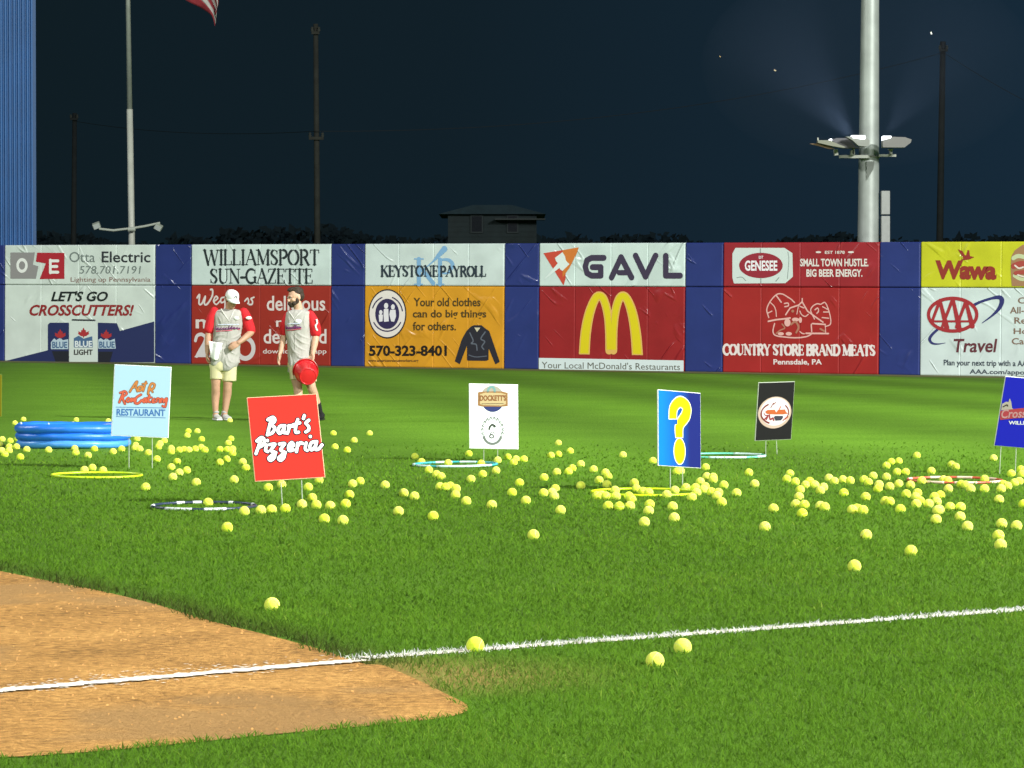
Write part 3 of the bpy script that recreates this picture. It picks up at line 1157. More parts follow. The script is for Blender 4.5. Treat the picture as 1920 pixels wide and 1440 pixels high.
B.start().poly([(742, 1035), (790, 1010), (840, 1040), (925, 1015), (930, 1128), (742, 1128)]).text('BLUE', (525, 1070, 675, 1135), .03).text('BLUE', (995, 1068, 1150, 1132), .03).end('can_label', INK('4a6a8e'), 4)
B.start().text('BLUE', (752, 1062, 925, 1125), .03).end('lettering', INK('dce6e6'), 5)
B.start().text('LIGHT', (742, 1148, 930, 1202), .03).end('lettering', INK('3a3a38'), 4)

# 3 white newspaper banner
B = banner('c', 1, True, 'cbdcd8', 'white banner with two lines of tall black serif capitals, above a red banner').zoom(340, 440, 5.5375)
B.start().serif('WILLIAMSPORT', (232, 160, 1435, 312), .15, .055).serif('SUN-GAZETTE', (295, 358, 1368, 503), .15, .055).end('lettering', INK('232d30'))

# 4 red grocery banner behind the two men
B = banner('d', 1, False, '9c3229', 'red banner with white rounded words about meals, behind the two men').zoom(340, 440, 5.5375)
B.start().cur([(165, 655), (190, 625), (185, 715), (215, 715), (250, 640), (240, 715), (270, 720), (320, 640), (325, 575), (305, 570)], 17)
B.cur([(345, 690), (380, 660), (360, 640), (335, 690), (365, 725), (400, 690)], 14).cur([(450, 650), (415, 660), (415, 705), (450, 690), (455, 650), (450, 770), (415, 775)], 14)
B.cur([(480, 720), (490, 650), (500, 720)], 14).cur([(520, 720), (530, 655), (550, 680), (548, 720)], 14)
B.cur([(660, 690), (690, 660), (700, 700), (690, 715)], 14).cur([(755, 650), (725, 665), (740, 690), (735, 722), (705, 725)], 15)
B.text('meals', (150, 835, 745, 975), .02).end('lettering', INK('d5cdc8'))
B.start().text('delicious', (888, 635, 1495, 790), .015).text('meals', (985, 860, 1420, 958), .015).text('delivered', (855, 980, 1508, 1132), .015).text('download the app', (848, 1185, 1508, 1250), .01).end('lettering', INK('d9cfca'))
B.start().cur([(148, 1100), (165, 1050), (210, 1035), (250, 1065), (240, 1120), (200, 1190), (160, 1262)], 30).poly([(135, 1272), (240, 1120), (300, 1272)]).cur(arc(665, 1180, 85, 105, 0, 360, 30), 42).cur(arc(470, 1180, 85, 105, 60, 330, 24), 42).seg([(480, 1190), (550, 1190), (550, 1260)], 40).end('lettering', INK('cdc9c8'))

# 5 white payroll banner
B = banner('e', 2, True, 'cddcd9', 'white banner with black serif name over tall pale blue initials').zoom(660, 440, 5.5375)
B.start().seg([(695, 255), (695, 512)], 42).seg([(650, 252), (742, 252)], 12).seg([(650, 515), (735, 515)], 12).cur([(960, 150), (900, 215), (835, 285), (725, 375)], [60, 40, 14, 8]).seg([(735, 370), (845, 505)], 40).seg([(915, 262), (915, 512)], 42)
B.cur([(905, 262), (1000, 262), (1045, 315), (1000, 395), (935, 400)], [14, 30, 40, 22, 10]).seg([(880, 515), (955, 515)], 12).end('monogram', INK('7aa7cc'))
B.start().serif('KEYSTONE', (300, 325, 900, 432), .2, .08).serif('PAYROLL', (915, 330, 1395, 432), .2, .08).end('lettering', INK('26333e'), 2)

# 6 orange clothing banner
B = banner('f', 2, False, 'd79a2a', 'orange banner asking for old clothes, with round badge and dark jacket').zoom(660, 440, 5.5375)
B.start().ell(368, 822, 200, 226).end('badge_edge', INK('22202a'), 1)
B.start().ell(368, 822, 188, 213).end('badge', INK('ddd8d2'), 2)
B.start().ell(368, 822, 126, 138).cur(arc(368, 822, 160, 180, 200, 250, 10), 12).cur(arc(368, 822, 160, 180, 290, 350, 10), 12).cur(arc(368, 822, 160, 180, 30, 150, 14), 12).end('badge_centre', INK('2e2850'), 3)
B.start().ell(357, 738, 22, 26).poly([(335, 770), (380, 770), (385, 900), (335, 905), (330, 820)]).ell(302, 805, 18, 20).poly([(280, 830), (325, 830), (320, 900), (285, 905)]).ell(428, 750, 20, 24).poly([(400, 780), (455, 780), (460, 850), (440, 905), (410, 900), (390, 830)]).end('badge_figures', INK('dcdce0'), 4)
B.start().text('Your old clothes', (640, 655, 1335, 745), .02).text('can do big things', (632, 780, 1395, 885), .02).text('for others.', (632, 905, 1080, 995), .02).end('lettering', INK('4a3a18'))
B.start().text('570-323-8401', (178, 1150, 985, 1262), .035).end('lettering', INK('1d1510'))
B.start().text('www.americanrescueworkers.org', (172, 1292, 690, 1330), .02).end('lettering', INK('5a4020'))
B.start().poly([(1235, 955), (1265, 940), (1345, 940), (1375, 965), (1425, 1000), (1470, 1130), (1535, 1320), (1490, 1348), (1420, 1180), (1418, 1300), (1395, 1310), (1205, 1308), (1195, 1300), (1195, 1150), (1120, 1345), (1068, 1315), (1140, 1090), (1190, 1000)]).end('jacket_print', INK('24242e'))
B.start().poly([(1272, 965), (1335, 965), (1300, 1010)]).end('jacket_collar', INK('cfc9a8'), 2)
B.start().cur([(1225, 1020), (1260, 1100), (1240, 1130), (1290, 1140), (1300, 1200)], 12).cur([(1385, 1010), (1340, 1080), (1380, 1110), (1350, 1160), (1370, 1190)], 12).cur([(1215, 1250), (1290, 1270), (1400, 1260)], 8).end('jacket_highlights', INK('5c6470'), 2)

# 7 white gavel banner
B = banner('g', 3, True, 'cbddd8', 'white banner with orange triangle and gavel beside four big dark letters').zoom(980, 440, 5.3333)
B.start().poly([(208, 185), (430, 150), (430, 440), (410, 508)]).end('triangle', INK('bf4632'))
B.start().poly([(400, 154), (562, 126), (545, 180), (470, 330), (400, 430)]).end('triangle', INK('c8742f'), 1.5)
B.start().poly([(325, 232), (400, 175), (425, 215), (435, 260), (470, 295), (400, 362), (375, 345), (365, 300), (335, 262)]).seg([(375, 298), (222, 442)], [46, 6]).end('gavel', INK('d3e0dc'), 3)
G = 54
B.start().seg([(812, 232), (690, 232), (645, 255), (627, 320), (645, 385), (690, 410), (782, 410), (782, 325), (700, 325)], G).seg([(890, 428), (985, 225), (1090, 428)], G).seg([(965, 380), (1040, 380)], 48).seg([(1130, 210), (1230, 420), (1330, 210)], G).seg([(1432, 212), (1432, 410), (1575, 410)], G).end('lettering', INK('3a3148'))

# 8 red arches banner
B = banner('h', 3, False, '97262a', 'red banner with a big yellow arched letter M above a white strip').zoom(980, 440, 5.3333)
arcs = [([(617, 1188), (632, 980), (668, 790), (722, 650), (766, 612), (812, 650), (850, 790), (862, 960), (864, 1158)], [96, 92, 84, 72, 66, 70, 70, 62, 58]),
        ([(1148, 1196), (1132, 990), (1098, 790), (1050, 655), (1003, 612), (960, 655), (925, 790), (912, 960), (910, 1158)], [96, 92, 84, 72, 66, 70, 70, 62, 58])]
B.start()
for L, w_ in arcs:
    B.cur(L, [x + 14 for x in w_])
B.poly([(500, 1196), (1300, 1206), (1300, 1330), (500, 1330)], True).end('arch_edge', INK('d8ae5c'))
B.start()
for L, w_ in arcs:
    B.cur(L, [x - 12 for x in w_])
B.poly([(500, 1186), (1300, 1194), (1300, 1330), (500, 1330)], True).poly([(800, 1150), (975, 1152), (975, 1330), (800, 1330)], True).end('arch', INK('d3c414'), 2)
B.start().poly([(162, 1232), (1610, 1258), (1610, 1372), (162, 1348)]).end('white_strip', INK('cddcdc'))
B.start().text("Your Local McDonald's Restaurants", (192, 1268, 1575, 1335), .0, skew=20).end('lettering', INK('5a5c50'), 2)

# 9 dark red beer banner
B = banner('i', 4, True, '982a32', 'dark red banner with oval beer label and white slogan, above meats banner').zoom(1320, 440, 5.3333)
B.start().poly([(285, 190), (315, 132), (805, 132), (885, 185), (890, 420), (815, 485), (300, 488), (285, 430)]).end('label_shape', INK('c6d3cf'))
B.start().ell(570, 308, 220, 118).end('label_oval', INK('8e2433'), 2)
B.start().text('GENESEE', (410, 258, 735, 362), .03).text('EST', (550, 212, 595, 240), .02).end('lettering', INK('e4e4e8'), 3)
B.start().seg([(565, 140), (565, 185)], 8).seg([(570, 432), (570, 482)], 8).cur([(840, 170), (850, 260), (835, 440)], 5).cur([(330, 430), (380, 425), (420, 460)], 6).cur([(720, 465), (750, 430)], 8).end('label_creases', INK('7d8a86'), 2)
B.start().text('EST 1878', (1210, 162, 1408, 192), .02).ell(1145, 175, 28, 9).ell(1470, 175, 30, 9).text('SMALL TOWN HUSTLE.', (962, 240, 1645, 318), .03).text('BIG BEER ENERGY.', (1025, 345, 1585, 422), .03).end('lettering', INK('d8d2cc'))

# 10 red meats banner
B = banner('j', 4, False, 'a02a2a', 'red banner with a pale line drawing of a country store, above Pennsylvania town name').zoom(1420, 550, 12)
B.start().cur([(260, 545), (235, 470), (215, 360), (280, 200), (430, 30), (560, 15), (680, 80), (770, 140), (840, 210)], 26).cur([(300, 210), (380, 290), (420, 400), (430, 520)], 22).cur([(430, 50), (540, 200)], 30).cur([(610, 230), (690, 220), (700, 280), (620, 300)], 26).cur([(250, 440), (330, 400)], 24)
B.seg([(640, 480), (740, 330), (930, 265), (1010, 190), (1130, 400), (1380, 580), (1480, 650)], 30).seg([(1012, 115), (1012, 200)], 26).seg([(930, 265), (890, 470)], 18).seg([(960, 290), (1050, 330)], 24).cur([(960, 400), (1000, 480), (1080, 520), (1150, 470)], 22)
B.cur([(1290, 580), (1220, 440), (1205, 360), (1260, 280), (1350, 235), (1430, 245), (1520, 205), (1590, 330), (1650, 560), (1640, 700), (1530, 745)], 24).cur([(1300, 370), (1360, 330), (1380, 400), (1340, 450)], 26).seg([(1470, 300), (1580, 360)], 22).seg([(1460, 545), (1610, 560)], 24).seg([(1490, 420), (1600, 420)], 24)
B.seg([(1240, 680), (1530, 700)], 32).seg([(1215, 700), (1225, 860)], 28).seg([(1100, 900), (1600, 905)], 34).seg([(1530, 720), (1540, 880)], 18).cur([(250, 630), (420, 595), (600, 575), (740, 555)], 34).cur([(390, 680), (355, 860), (420, 950), (640, 985), (880, 1000), (1100, 975), (1210, 925)], 28).cur([(960, 860), (1010, 900), (1060, 910)], 24)
B.ell(680, 660, 70, 80).ell(530, 910, 70, 34).ell(710, 910, 70, 38).ell(860, 590, 80, 40).ell(970, 600, 36, 60).end('store_drawing', INK('d9aaa2'))
B.start().cur([(560, 690), (620, 780), (520, 830), (430, 900)], 30).cur([(760, 700), (860, 640), (930, 760), (880, 880)], 44).seg([(1420, 800), (1510, 850)], 40).ell(800, 400, 34, 30).end('store_shading', INK('a8705a'), 2)
B.zoom(1320, 440, 5.3333)
B.start().serif('COUNTRY STORE BRAND MEATS', (190, 1100, 1712, 1198), .24, .1, skew=8).text('Pennsdale, PA', (695, 1245, 1180, 1308), .025).end('lettering', INK('ddd3d0'))

# 11 yellow sandwich banner
B = banner('k', 5, True, 'c3c62c', 'yellow banner with dark red name, flying goose and a sandwich').zoom(1640, 430, 4.8)
B.start().text('Wawa', (547, 278, 1098, 450), .05, .05, .95, skew=6)
B.poly([(748, 178), (790, 195), (815, 235), (825, 232), (838, 185), (852, 190), (858, 240), (900, 250), (850, 272), (765, 282), (800, 262)]).end('lettering', INK('8a2f24'))
B.start().cur([(1420, 130), (1330, 150), (1250, 220), (1232, 300), (1240, 500)], 10).poly([(1600, 120), (1330, 140), (1260, 190), (1235, 260), (1225, 360), (1235, 510), (1600, 515)]).end('bun', INK('9a7454'))
B.start().cur([(1250, 260), (1300, 240), (1420, 262), (1600, 240)], 36).cur([(1260, 418), (1330, 450), (1450, 430), (1600, 450)], 30).end('filling', INK('b9c39a'), 2)
B.start().cur([(1255, 330), (1330, 310), (1420, 345), (1600, 320)], 50).cur([(1270, 395), (1350, 385), (1600, 395)], 34).end('filling', INK('a0443c'), 3)
B.start().cur([(1265, 325), (1300, 350), (1340, 340)], 14).cur([(1290, 410), (1350, 425), (1450, 415)], 12).end('filling', INK('d9cfc4'), 4)

# 12 white travel banner
B = banner('l', 5, False, 'cbdad8', 'white banner with red oval triple A emblem and blue swoosh').zoom(1640, 430, 4.8)
B.start().cur([(900, 678), (960, 650), (1050, 622), (1120, 612), (1146, 640), (1125, 705), (1060, 775), (965, 845)], [26, 22, 22, 36, 44, 34, 18, 5]).cur([(575, 895), (520, 945), (495, 990), (520, 1025), (570, 1032), (640, 1022)], [22, 24, 26, 20, 12, 3]).end('swoosh', INK('2b2f68'))
B.start().cur(arc(703, 768, 217, 147, 0, 360, 44), 30)
for ap, l_, r_ in (((588, 640), (515, 838), (650, 885)), ((705, 625), (600, 900), (765, 905)), ((822, 650), (735, 880), (880, 870))):
    B.seg([l_, ap, r_], [24, 30, 46])
B.seg([(515, 828), (885, 828)], 18).end('emblem', INK('9c2a30'), 2)
B.start().text('Travel', (712, 985, 1105, 1108), .02, .16).end('lettering', INK('5e2c34'))
B.start().text('Plan your next trip with a AAA Travel Agent', (622, 1172, 1760, 1240), .02, skew=14).text('AAA.com/appointment', (855, 1258, 1600, 1312), .02, skew=12).end('lettering', INK('3a4450'))
B.start().text('Cruises', (1290, 612, 1600, 668), .015).text('All-inclusive', (1218, 698, 1650, 758), .015).text('Resorts', (1258, 792, 1580, 850), .015).text('Hotels', (1252, 890, 1530, 942), .015).text('Car rentals', (1235, 978, 1680, 1036), .015).end('lettering', INK('7a6252'))

# ------------------------------------------------------------------ things behind the wall
# blue ribbed metal building at the left edge
t = empty('metal_building', at_depth(-150, 600, 98.0).xy.to_3d() + Vector((0, 0, 0)))
tag(t, 'tall blue ribbed metal building side at the left edge behind the wall', 'building')
xr = at_depth(66, 600, 98).x - t.location.x
t.rotation_euler.z = .146
steel = mat('blue_steel', lin('2468ac', .68), .45, spec=.5, vary=.10, scale=.8)
steel_d = mat('blue_steel_trim', lin('2a5a90', .65), .5, spec=.5)
mb = MB()
prof = []
x = -3.0
while x < xr - .14:
    prof += [(x, 0), (x + .03, 0), (x + .055, -.07), (x + .095, -.07), (x + .12, 0)]
    x += .125
n = len(prof)
mb.add([(a, b, z) for z in (0, 14) for a, b in prof], [(i, i + 1, n + i + 1, n + i) for i in range(n - 1)])
mb.box(((xr - 3) / 2, 2.55, 7), (xr + 3, 5, 14))
mb.build('wall', steel, t)
MB().box((xr - .05, .0, 7), (.12, .12, 14), bev=.02).build('corner_trim', steel_d, t)
MB().box(((xr - 3) / 2, -.03, 14.06), (xr + 3.2, .3, .12)).build('roof_trim', steel_d, t)

# flagpole with two floodlights near the foot
def zpx(py, Y):
    return at_depth(960, py, Y).z
YF = 100.0
ft, fb = at_depth(240, 0, YF), at_depth(247, 452, YF)
ax = (ft - fb).normalized()
base = fb - ax * (fb.z / ax.z)
t = empty('flagpole', base)
tag(t, 'thin white flagpole with two small floodlights on arms above the wall', 'flagpole')
pole_w = mat('white_paint_pole', (.40, .42, .36, 1), .4, vary=.1, scale=3)
pole_g = mat('grey_paint_pole', (.19, .215, .18, 1), .45, vary=.12, scale=3)
zj = (at_depth(243, 205, YF) - base).dot(ax)
MB().tube([ax * 0, ax * zj], [.098, .090], 16).build('lower_pole', pole_w, t, smooth=True)
MB().tube([ax * (zj + .005), ax * 14.5], [.076, .058], 16).build('upper_pole', pole_g, t, smooth=True)
MB().ell(ax * 14.6, (.09, .09, .09)).build('finial', mat('brass', (.6, .45, .15, 1), .3, .9), t, smooth=True)
def loc(px, py, Y, o):
    return at_depth(px, py, Y) - o
arm = mat('lamp_arm', (.34, .38, .32, 1), .5)
for L_, q in ((((247, 428), (212, 432), (186, 429)), (181, 423)), (((247, 428), (272, 424), (300, 418)), (297, 426))):
    MB().tube([loc(a, b, YF - .25, base) for a, b in L_], .035, 8).build('arm', arm, t)
    p = loc(q[0], q[1], YF - .25, base)
    M = Matrix.Rotation(.5 if q[0] > 240 else -.35, 3, 'Y') @ Matrix.Rotation(.4, 3, 'X')
    h = MB().box(p, (.22, .16, .17), M, .02).build('floodlight', mat('lamp_housing', (.28, .32, .26, 1), .5), t)
    MB().box(p + M @ Vector((0, -.083, 0)), (.18, .006, .13), M).build('lens', mat('lamp_glass', (.4, .45, .42, 1), .15), h)
MB().tube([loc(240, 430, YF - .25, base), loc(254, 430, YF - .25, base)], .06, 10).build('clamp', arm, t)

# the flag: hoisted above the picture, its fly end falling into view
fl = empty('flag', base + ax * 10.4)
tag(fl, 'red and white striped flag whose drooping tail hangs into the top edge', 'flag')
NU, NV = 60, 27
hoist_lo, hoist_hi = Vector((.12, -.1, 1.25)), Vector((.10, -.1, 3.35))
tail = at_depth(404, 50, YF - .1) - fl.location
def flag_pt(u, v):
    lo = [Vector((.12, -.1, 1.25)), Vector((.95, -.25, .95)), loc(340, -6, YF - .3, fl.location), loc(375, 14, YF - .1, fl.location), loc(397, 30, YF - .2, fl.location), tail]
    hi = [Vector((.10, -.1, 3.35)), Vector((1.0, -.2, 3.0)), Vector((1.8, -.35, 2.2)), Vector((2.2, -.1, 1.5)), loc(409, -6, YF - .2, fl.location), loc(405, 17, YF - .2, fl.location)]
    L = spline(lo, 10)
    H = spline(hi, 10)
    i = min(int(u * (len(L) - 1)), len(L) - 2)
    f_ = u * (len(L) - 1) - i
    a = Vector(L[i]).lerp(Vector(L[i + 1]), f_)
    b = Vector(H[i]).lerp(Vector(H[i + 1]), f_)
    p = a.lerp(b, v)
    p.y += .16 * math.sin(5 * u + 6.5 * v + 2 * u * v) * u
    return p
vs = [flag_pt(i / NU, j / (NV - 1)) for i in range(NU + 1) for j in range(NV)]
def flag_part(name, m, test):
    fs = [(i * NV + j, (i + 1) * NV + j, (i + 1) * NV + j + 1, i * NV + j + 1) for i in range(NU) for j in range(NV - 1) if test(i, j)]
    o = MB().add(vs, fs).build(name, m, fl, smooth=True)
    sd = o.modifiers.new('thickness', 'SOLIDIFY')
    sd.thickness = .006
canton = lambda i, j: i < NU * .4 and j >= 12
flag_part('red_stripes', mat('flag_red', (.22, .020, .028, 1), .8, vary=.15), lambda i, j: not canton(i, j) and (j // 4) % 2 == 0)
flag_part('white_stripes', mat('flag_white', (.38, .375, .35, 1), .8, vary=.12), lambda i, j: not canton(i, j) and (j // 4) % 2 == 1)
flag_part('blue_canton', mat('flag_blue', (.02, .03, .12, 1), .8), canton)

# tall steel light pole on the right
YL = 86.0
pb, pt_ = at_depth(1628, 455, YL), at_depth(1631.5, 0, YL)
ax = (pt_ - pb).normalized()
base = pb - ax * (pb.z / ax.z)
t = empty('light_pole', base)
tag(t, 'thick pale steel light pole with upward floodlights and cabinets, behind the wall', 'light pole')
galv = mat('galvanised_steel', (.36, .40, .37, 1), .45, .25, vary=.16, scale=2.2)
galv_d = mat('galvanised_bracket', (.34, .36, .31, 1), .5, .2, vary=.1)
mb = MB()
ztop = (pt_ - base).dot(ax)
zb = (pb - base).dot(ax)
r0, r1 = 20.2 * YL / F, 16.8 * YL / F
rr = lambda z: r0 + (r1 - r0) * (z - zb) / (ztop - zb)
mb.tube([ax * 0, ax * ztop, ax * 26], [rr(0), r1, rr(26)], 24)
autosmooth(mb.build('pole', galv, t), 50)
pl = lambda px, py, dy=0.0: at_depth(px, py, YL + dy) - base
MB().ring(ax * (pl(1628, 294).z), rr(5.5) + .012, .016, 28, 6, .03).build('band', galv_d, t)
MB().box((pl(1583, 295) + pl(1613, 295)) / 2 + Vector((.02, -.36, 0)), (pl(1613, 295).x - pl(1555, 295).x, .1, .075)).build('crossarm', galv_d, t)
MB().box((pl(1645, 293) + pl(1677, 293)) / 2 + Vector((0, -.36, 0)), (pl(1677, 293).x - pl(1645, 293).x, .1, .06)).build('crossarm', galv_d, t)
heads = [
    ([(1290, 178), (1420, 178), (1650, 186), (1755, 225), (1742, 272), (1640, 352), (1290, 350)], [(1290, 166), (1425, 166), (1420, 200), (1330, 226), (1290, 236)], -.30, [(1415, 360), (1500, 360), (1470, 400), (1480, 450), (1440, 450), (1440, 400)], (.15, .15, .14)),
    ([(675, 185), (985, 178), (1060, 250), (1055, 320), (1000, 345), (880, 330), (780, 240)], [(770, 165), (985, 165), (990, 225), (940, 232), (780, 208)], -.55, [(800, 380), (850, 380), (855, 455), (800, 460)], (.22, .235, .21)),
    ([(500, 210), (560, 190), (770, 190), (800, 245), (880, 335), (960, 350), (700, 350), (640, 330), (520, 250)], [(432, 225), (462, 198), (488, 205), (480, 250), (440, 272)], .0, [(835, 350), (865, 350), (870, 450), (830, 450)], (.10, .10, .11)),
    ([(232, 240), (420, 240), (520, 285), (680, 350), (660, 365), (440, 330), (232, 280)], None, -.45, [(530, 370), (590, 370), (600, 460), (540, 470)], (.20, .21, .16)),
]
lens = mat('lit_lens', (.8, .8, .85, 1), .3, emit=(.9, .95, 1, 1), estr=2.2)
for k, (body, lit, dy, foot, cc) in enumerate(heads):
    P = lambda L: [((1500 + x / 8.727 - 1628) * YL / F, pl(1628, 240 + y / 8.727).z) for x, y in L]
    h = MB().prism(P(body), -.75 + dy, -.40 + dy).build('floodlight', mat('floodlight_shell', cc + (1,), .4, .2), t)
    if lit:
        MB().prism(P(lit), -.78 + dy, -.42 + dy).build('lit_lens', lens, h)
    MB().prism(P(foot), -.62, -.40).build('bracket', galv_d, h)
MB().prism([(a * 1, b) for a, b in [((1500 + x / 8.727 - 1628) * YL / F, pl(1628, 240 + y / 8.727).z) for x, y in [(110, 290), (230, 285), (440, 335), (520, 375), (440, 378), (230, 320)]]], -1.0, -.9).build('visor', mat('bronze_visor', (.22, .14, .08, 1), .5, .3), t)
MB().prism([((1500 + x / 8.727 - 1628) * YL / F, pl(1628, 240 + y / 8.727).z) for x, y in [(228, 195), (250, 195), (252, 242), (228, 242)]], -1.1, -1.05).build('hood_edge', galv_d, t)
for y0, y1 in ((358, 403), (405, 460)):
    a, b = pl(1650, y0), pl(1666, y1)
    MB().box(((a.x + b.x) / 2 + .01, -.12, (a.z + b.z) / 2), (b.x - a.x, .24, a.z - b.z - .01), bev=.015).build('cabinet', mat('grey_cabinet', (.30, .32, .30, 1), .5, vary=.06), t)
MB().prism([(pl(1623, 0).x, pl(1628, 304).z), (pl(1638, 0).x, pl(1628, 303).z), (pl(1636, 0).x, pl(1628, 318).z), (pl(1624, 0).x, pl(1628, 338).z)], -r0 - .03, -r0 * .55).build('dark_plate', mat('dark_plate_grey', (.12, .14, .12, 1), .5), t)  # dark plate marking the notch on the pole's front
# two small uplights on the pole that shine into the damp night air
def uplight(px, tx, power):
    l = bpy.data.lights.new('uplight', 'SPOT')
    l.energy = power
    l.spot_size = math.radians(62)
    l.spot_blend = .9
    l.shadow_soft_size = .12
    l.color = (.55, .7, 1)
    o = bpy.data.objects.new('uplight', l)
    col.objects.link(o)
    p = at_depth(px, 257, YL - .85)
    o.location = p
    q = at_depth(tx, 130, YL - .6)
    o.rotation_euler = (q - p).to_track_quat('-Z', 'Y').to_euler()
uplight(1597, 1500, 1500)
uplight(1662, 1745, 2000)
mist = bpy.data.materials.new('damp_air')
mist.use_nodes = True
mn = mist.node_tree.nodes
mn.clear()
pv = mn.new('ShaderNodeVolumePrincipled')
pv.inputs['Density'].default_value = 0.005
pv.inputs['Color'].default_value = (.8, .88, 1, 1)
pv.inputs['Anisotropy'].default_value = .1
ou = mn.new('ShaderNodeOutputMaterial')
mist.node_tree.links.new(pv.outputs[0], ou.inputs['Volume'])
c0 = at_depth(1628, 120, YL - .6)
o = MB().ell(c0, (4.2, 1.6, 2.6), 32, 20).build('mist', mist, smooth=True)
tag(o, 'faint damp air lit by the uplights of the pale light pole', 'mist', kind='stuff')

# utility poles, the dark of night put into their wood colour
wood = mat('night_dark_pole_wood', (.026, .028, .022, 1), .9, vary=.25, scale=3)
insul = mat('porcelain_insulator', (.05, .055, .05, 1), .3)
wood_far = mat('far_pole_wood', (.013, .017, .017, 1), .9, vary=.2, scale=3)  # same wood, coloured darker still for the fainter far poles
def utility_pole(px, top, bot_px, Y, rad, label, arms, wood=wood):
    b = at_depth(bot_px, 455, Y)
    a = at_depth(px, top, Y)
    ax_ = (a - b).normalized()
    bs = b - ax_ * (b.z / ax_.z)
    t_ = empty('utility_pole', bs)
    tag(t_, label, 'utility pole', 'utility poles beyond the outfield wall')
    MB().tube([ax_ * 0, a - bs], [rad, rad * .72], 14).build('pole', wood, t_, smooth=True)
    for (dz, half) in arms:
        p = (a - bs) - ax_ * dz
        ca = MB().box(p + Vector((0, -rad - .06, 0)), (half * 2, .1, .11)).build('crossarm', wood, t_)
        for x_ in (-half * .85, half * .85):
            MB().lathe([(.001, 0), (.05, 0), (.07, .05), (.04, .09), (.06, .14), (.001, .18)], 10, c=p + Vector((x_, -rad - .06, .056))).build('insulator', insul, ca)
    return a
ua = utility_pole(592, 45, 595, 130, .13, 'tall dark wooden utility pole, nearest the two men, with insulators on top', [(.35, .15), (4.35, .28)])
ub = utility_pole(140, 212, 138, 165, .15, 'short faint utility pole between the blue building and the flagpole', [(.3, .18)], wood_far)
uc = utility_pole(1768, 78, 1762, 150, .17, 'faint utility pole right of the pale light pole', [(.4, .18)], wood_far)
wire = mat('dark_cable', (.012, .015, .016, 1), .9)
def cable(p0, p1, sag, label, r=.012):
    pts = [p0.lerp(p1, i / 40) - Vector((0, 0, sag * 4 * (i / 40) * (1 - i / 40))) for i in range(41)]
    o_ = MB().tube([p - p0 for p in pts], r, 6).build('power_cable', wire, None, p0)
    tag(o_, label, 'cable', 'power cables beyond the wall')
cable(at_depth(592, 246, 129.7), uc + Vector((0, -.3, -.5)), .9, 'thin dark cable between the tall wooden pole and the pole right of the light pole')
cable(ub + Vector((0, -.3, -.4)), at_depth(592, 246, 129.7), .3, 'thin dark cable from the short faint pole to the tall wooden pole')
cable(uc + Vector((0, -.3, -.5)), at_depth(2300, 316, 150), .8, 'thin dark cable leaving the frame to the right of the light pole')

# house beyond the wall, night dimness put into its colours
hb = at_depth(925, 600, 150)
t = empty('house', Vector((hb.x, 150, 0)))
tag(t, 'clapboard house far behind the wall, coloured dim as if barely lit', 'house')
sid = mat('dim_siding', (.011, .022, .024, 1), .8, vary=.2, scale=2)
mb = MB()
x0, x1 = (840 - 925) * 150 / F, (1006 - 925) * 150 / F
zt = zpx(402, 150)
mb.box(((x0 + x1) / 2, 3, zt / 2), (x1 - x0, 6, zt))
for i in range(int(zt / .22)):
    mb.prism([(x0, .22 * i), (x1, .22 * i), (x1, .22 * i + .03), (x0, .22 * i + .03)], -.03, -.002)
mb.build('wall', sid, t)
MB().prism([(x0 - .4, zt + .005), (x1 + .4, zt + .005), (x1 - 1.1, zt + .40), (x0 + 1.1, zt + .40)], -.4, 6.4).build('roof', mat('dim_shingles', (.013, .031, .040, 1), .9, vary=.15, scale=5), t)
for a, b in ((882, 906), (950, 972)):
    q0, q1 = (a - 925) * 150 / F, (b - 925) * 150 / F
    f_ = MB().box(((q0 + q1) / 2, -.05, zpx(420, 150)), (q1 - q0, .08, .8)).build('window', mat('dim_trim', (.014, .025, .027, 1), .7), t)
    MB().box(((q0 + q1) / 2, -.093, zpx(420, 150)), (q1 - q0 - .12, .004, .68)).build('pane', mat('dark_pane', (.012, .015, .02, 1), .15), f_)
MB().box(((975 - 925) * 150 / F, -.5, zpx(412, 150)), (2.2, .9, .06)).build('porch_roof', mat('dim_porch', (.024, .034, .034, 1), .7), t)

# far wood, the night's darkness put into its leaf colour
mb = MB()
rs = random.Random(5)
V, Fc = [], []
for i in range(16000):
    x_ = rs.uniform(-42, 42)
    y_ = rs.uniform(182, 206)
    top = 5.7 + 1.0 * noise.noise((x_ * .12, 3.1, 0)) + .5 * noise.noise((x_ * .5, 1.7, 0))
    z_ = top * (1 - rs.random() ** 1.6 * .98)
    s = rs.uniform(.15, .4)
    a = Vector((rs.uniform(-1, 1), rs.uniform(-1, 1), rs.uniform(-1, 1))).normalized() * s
    b = a.orthogonal().normalized() * s * .7
    c = Vector((x_, y_, z_))
    k = len(V)
    V += [c - a, c + b, c + a, c - b]
    Fc.append((k, k + 1, k + 2, k + 3))
me = bpy.data.meshes.new('far_wood')
me.from_pydata(V, [], Fc)
o = link_obj('far_wood', me, None, mat('night_foliage', (.0060, .0190, .0255, 1), .9))
tag(o, 'dark mass of trees far behind the outfield wall at night', 'trees', kind='stuff')

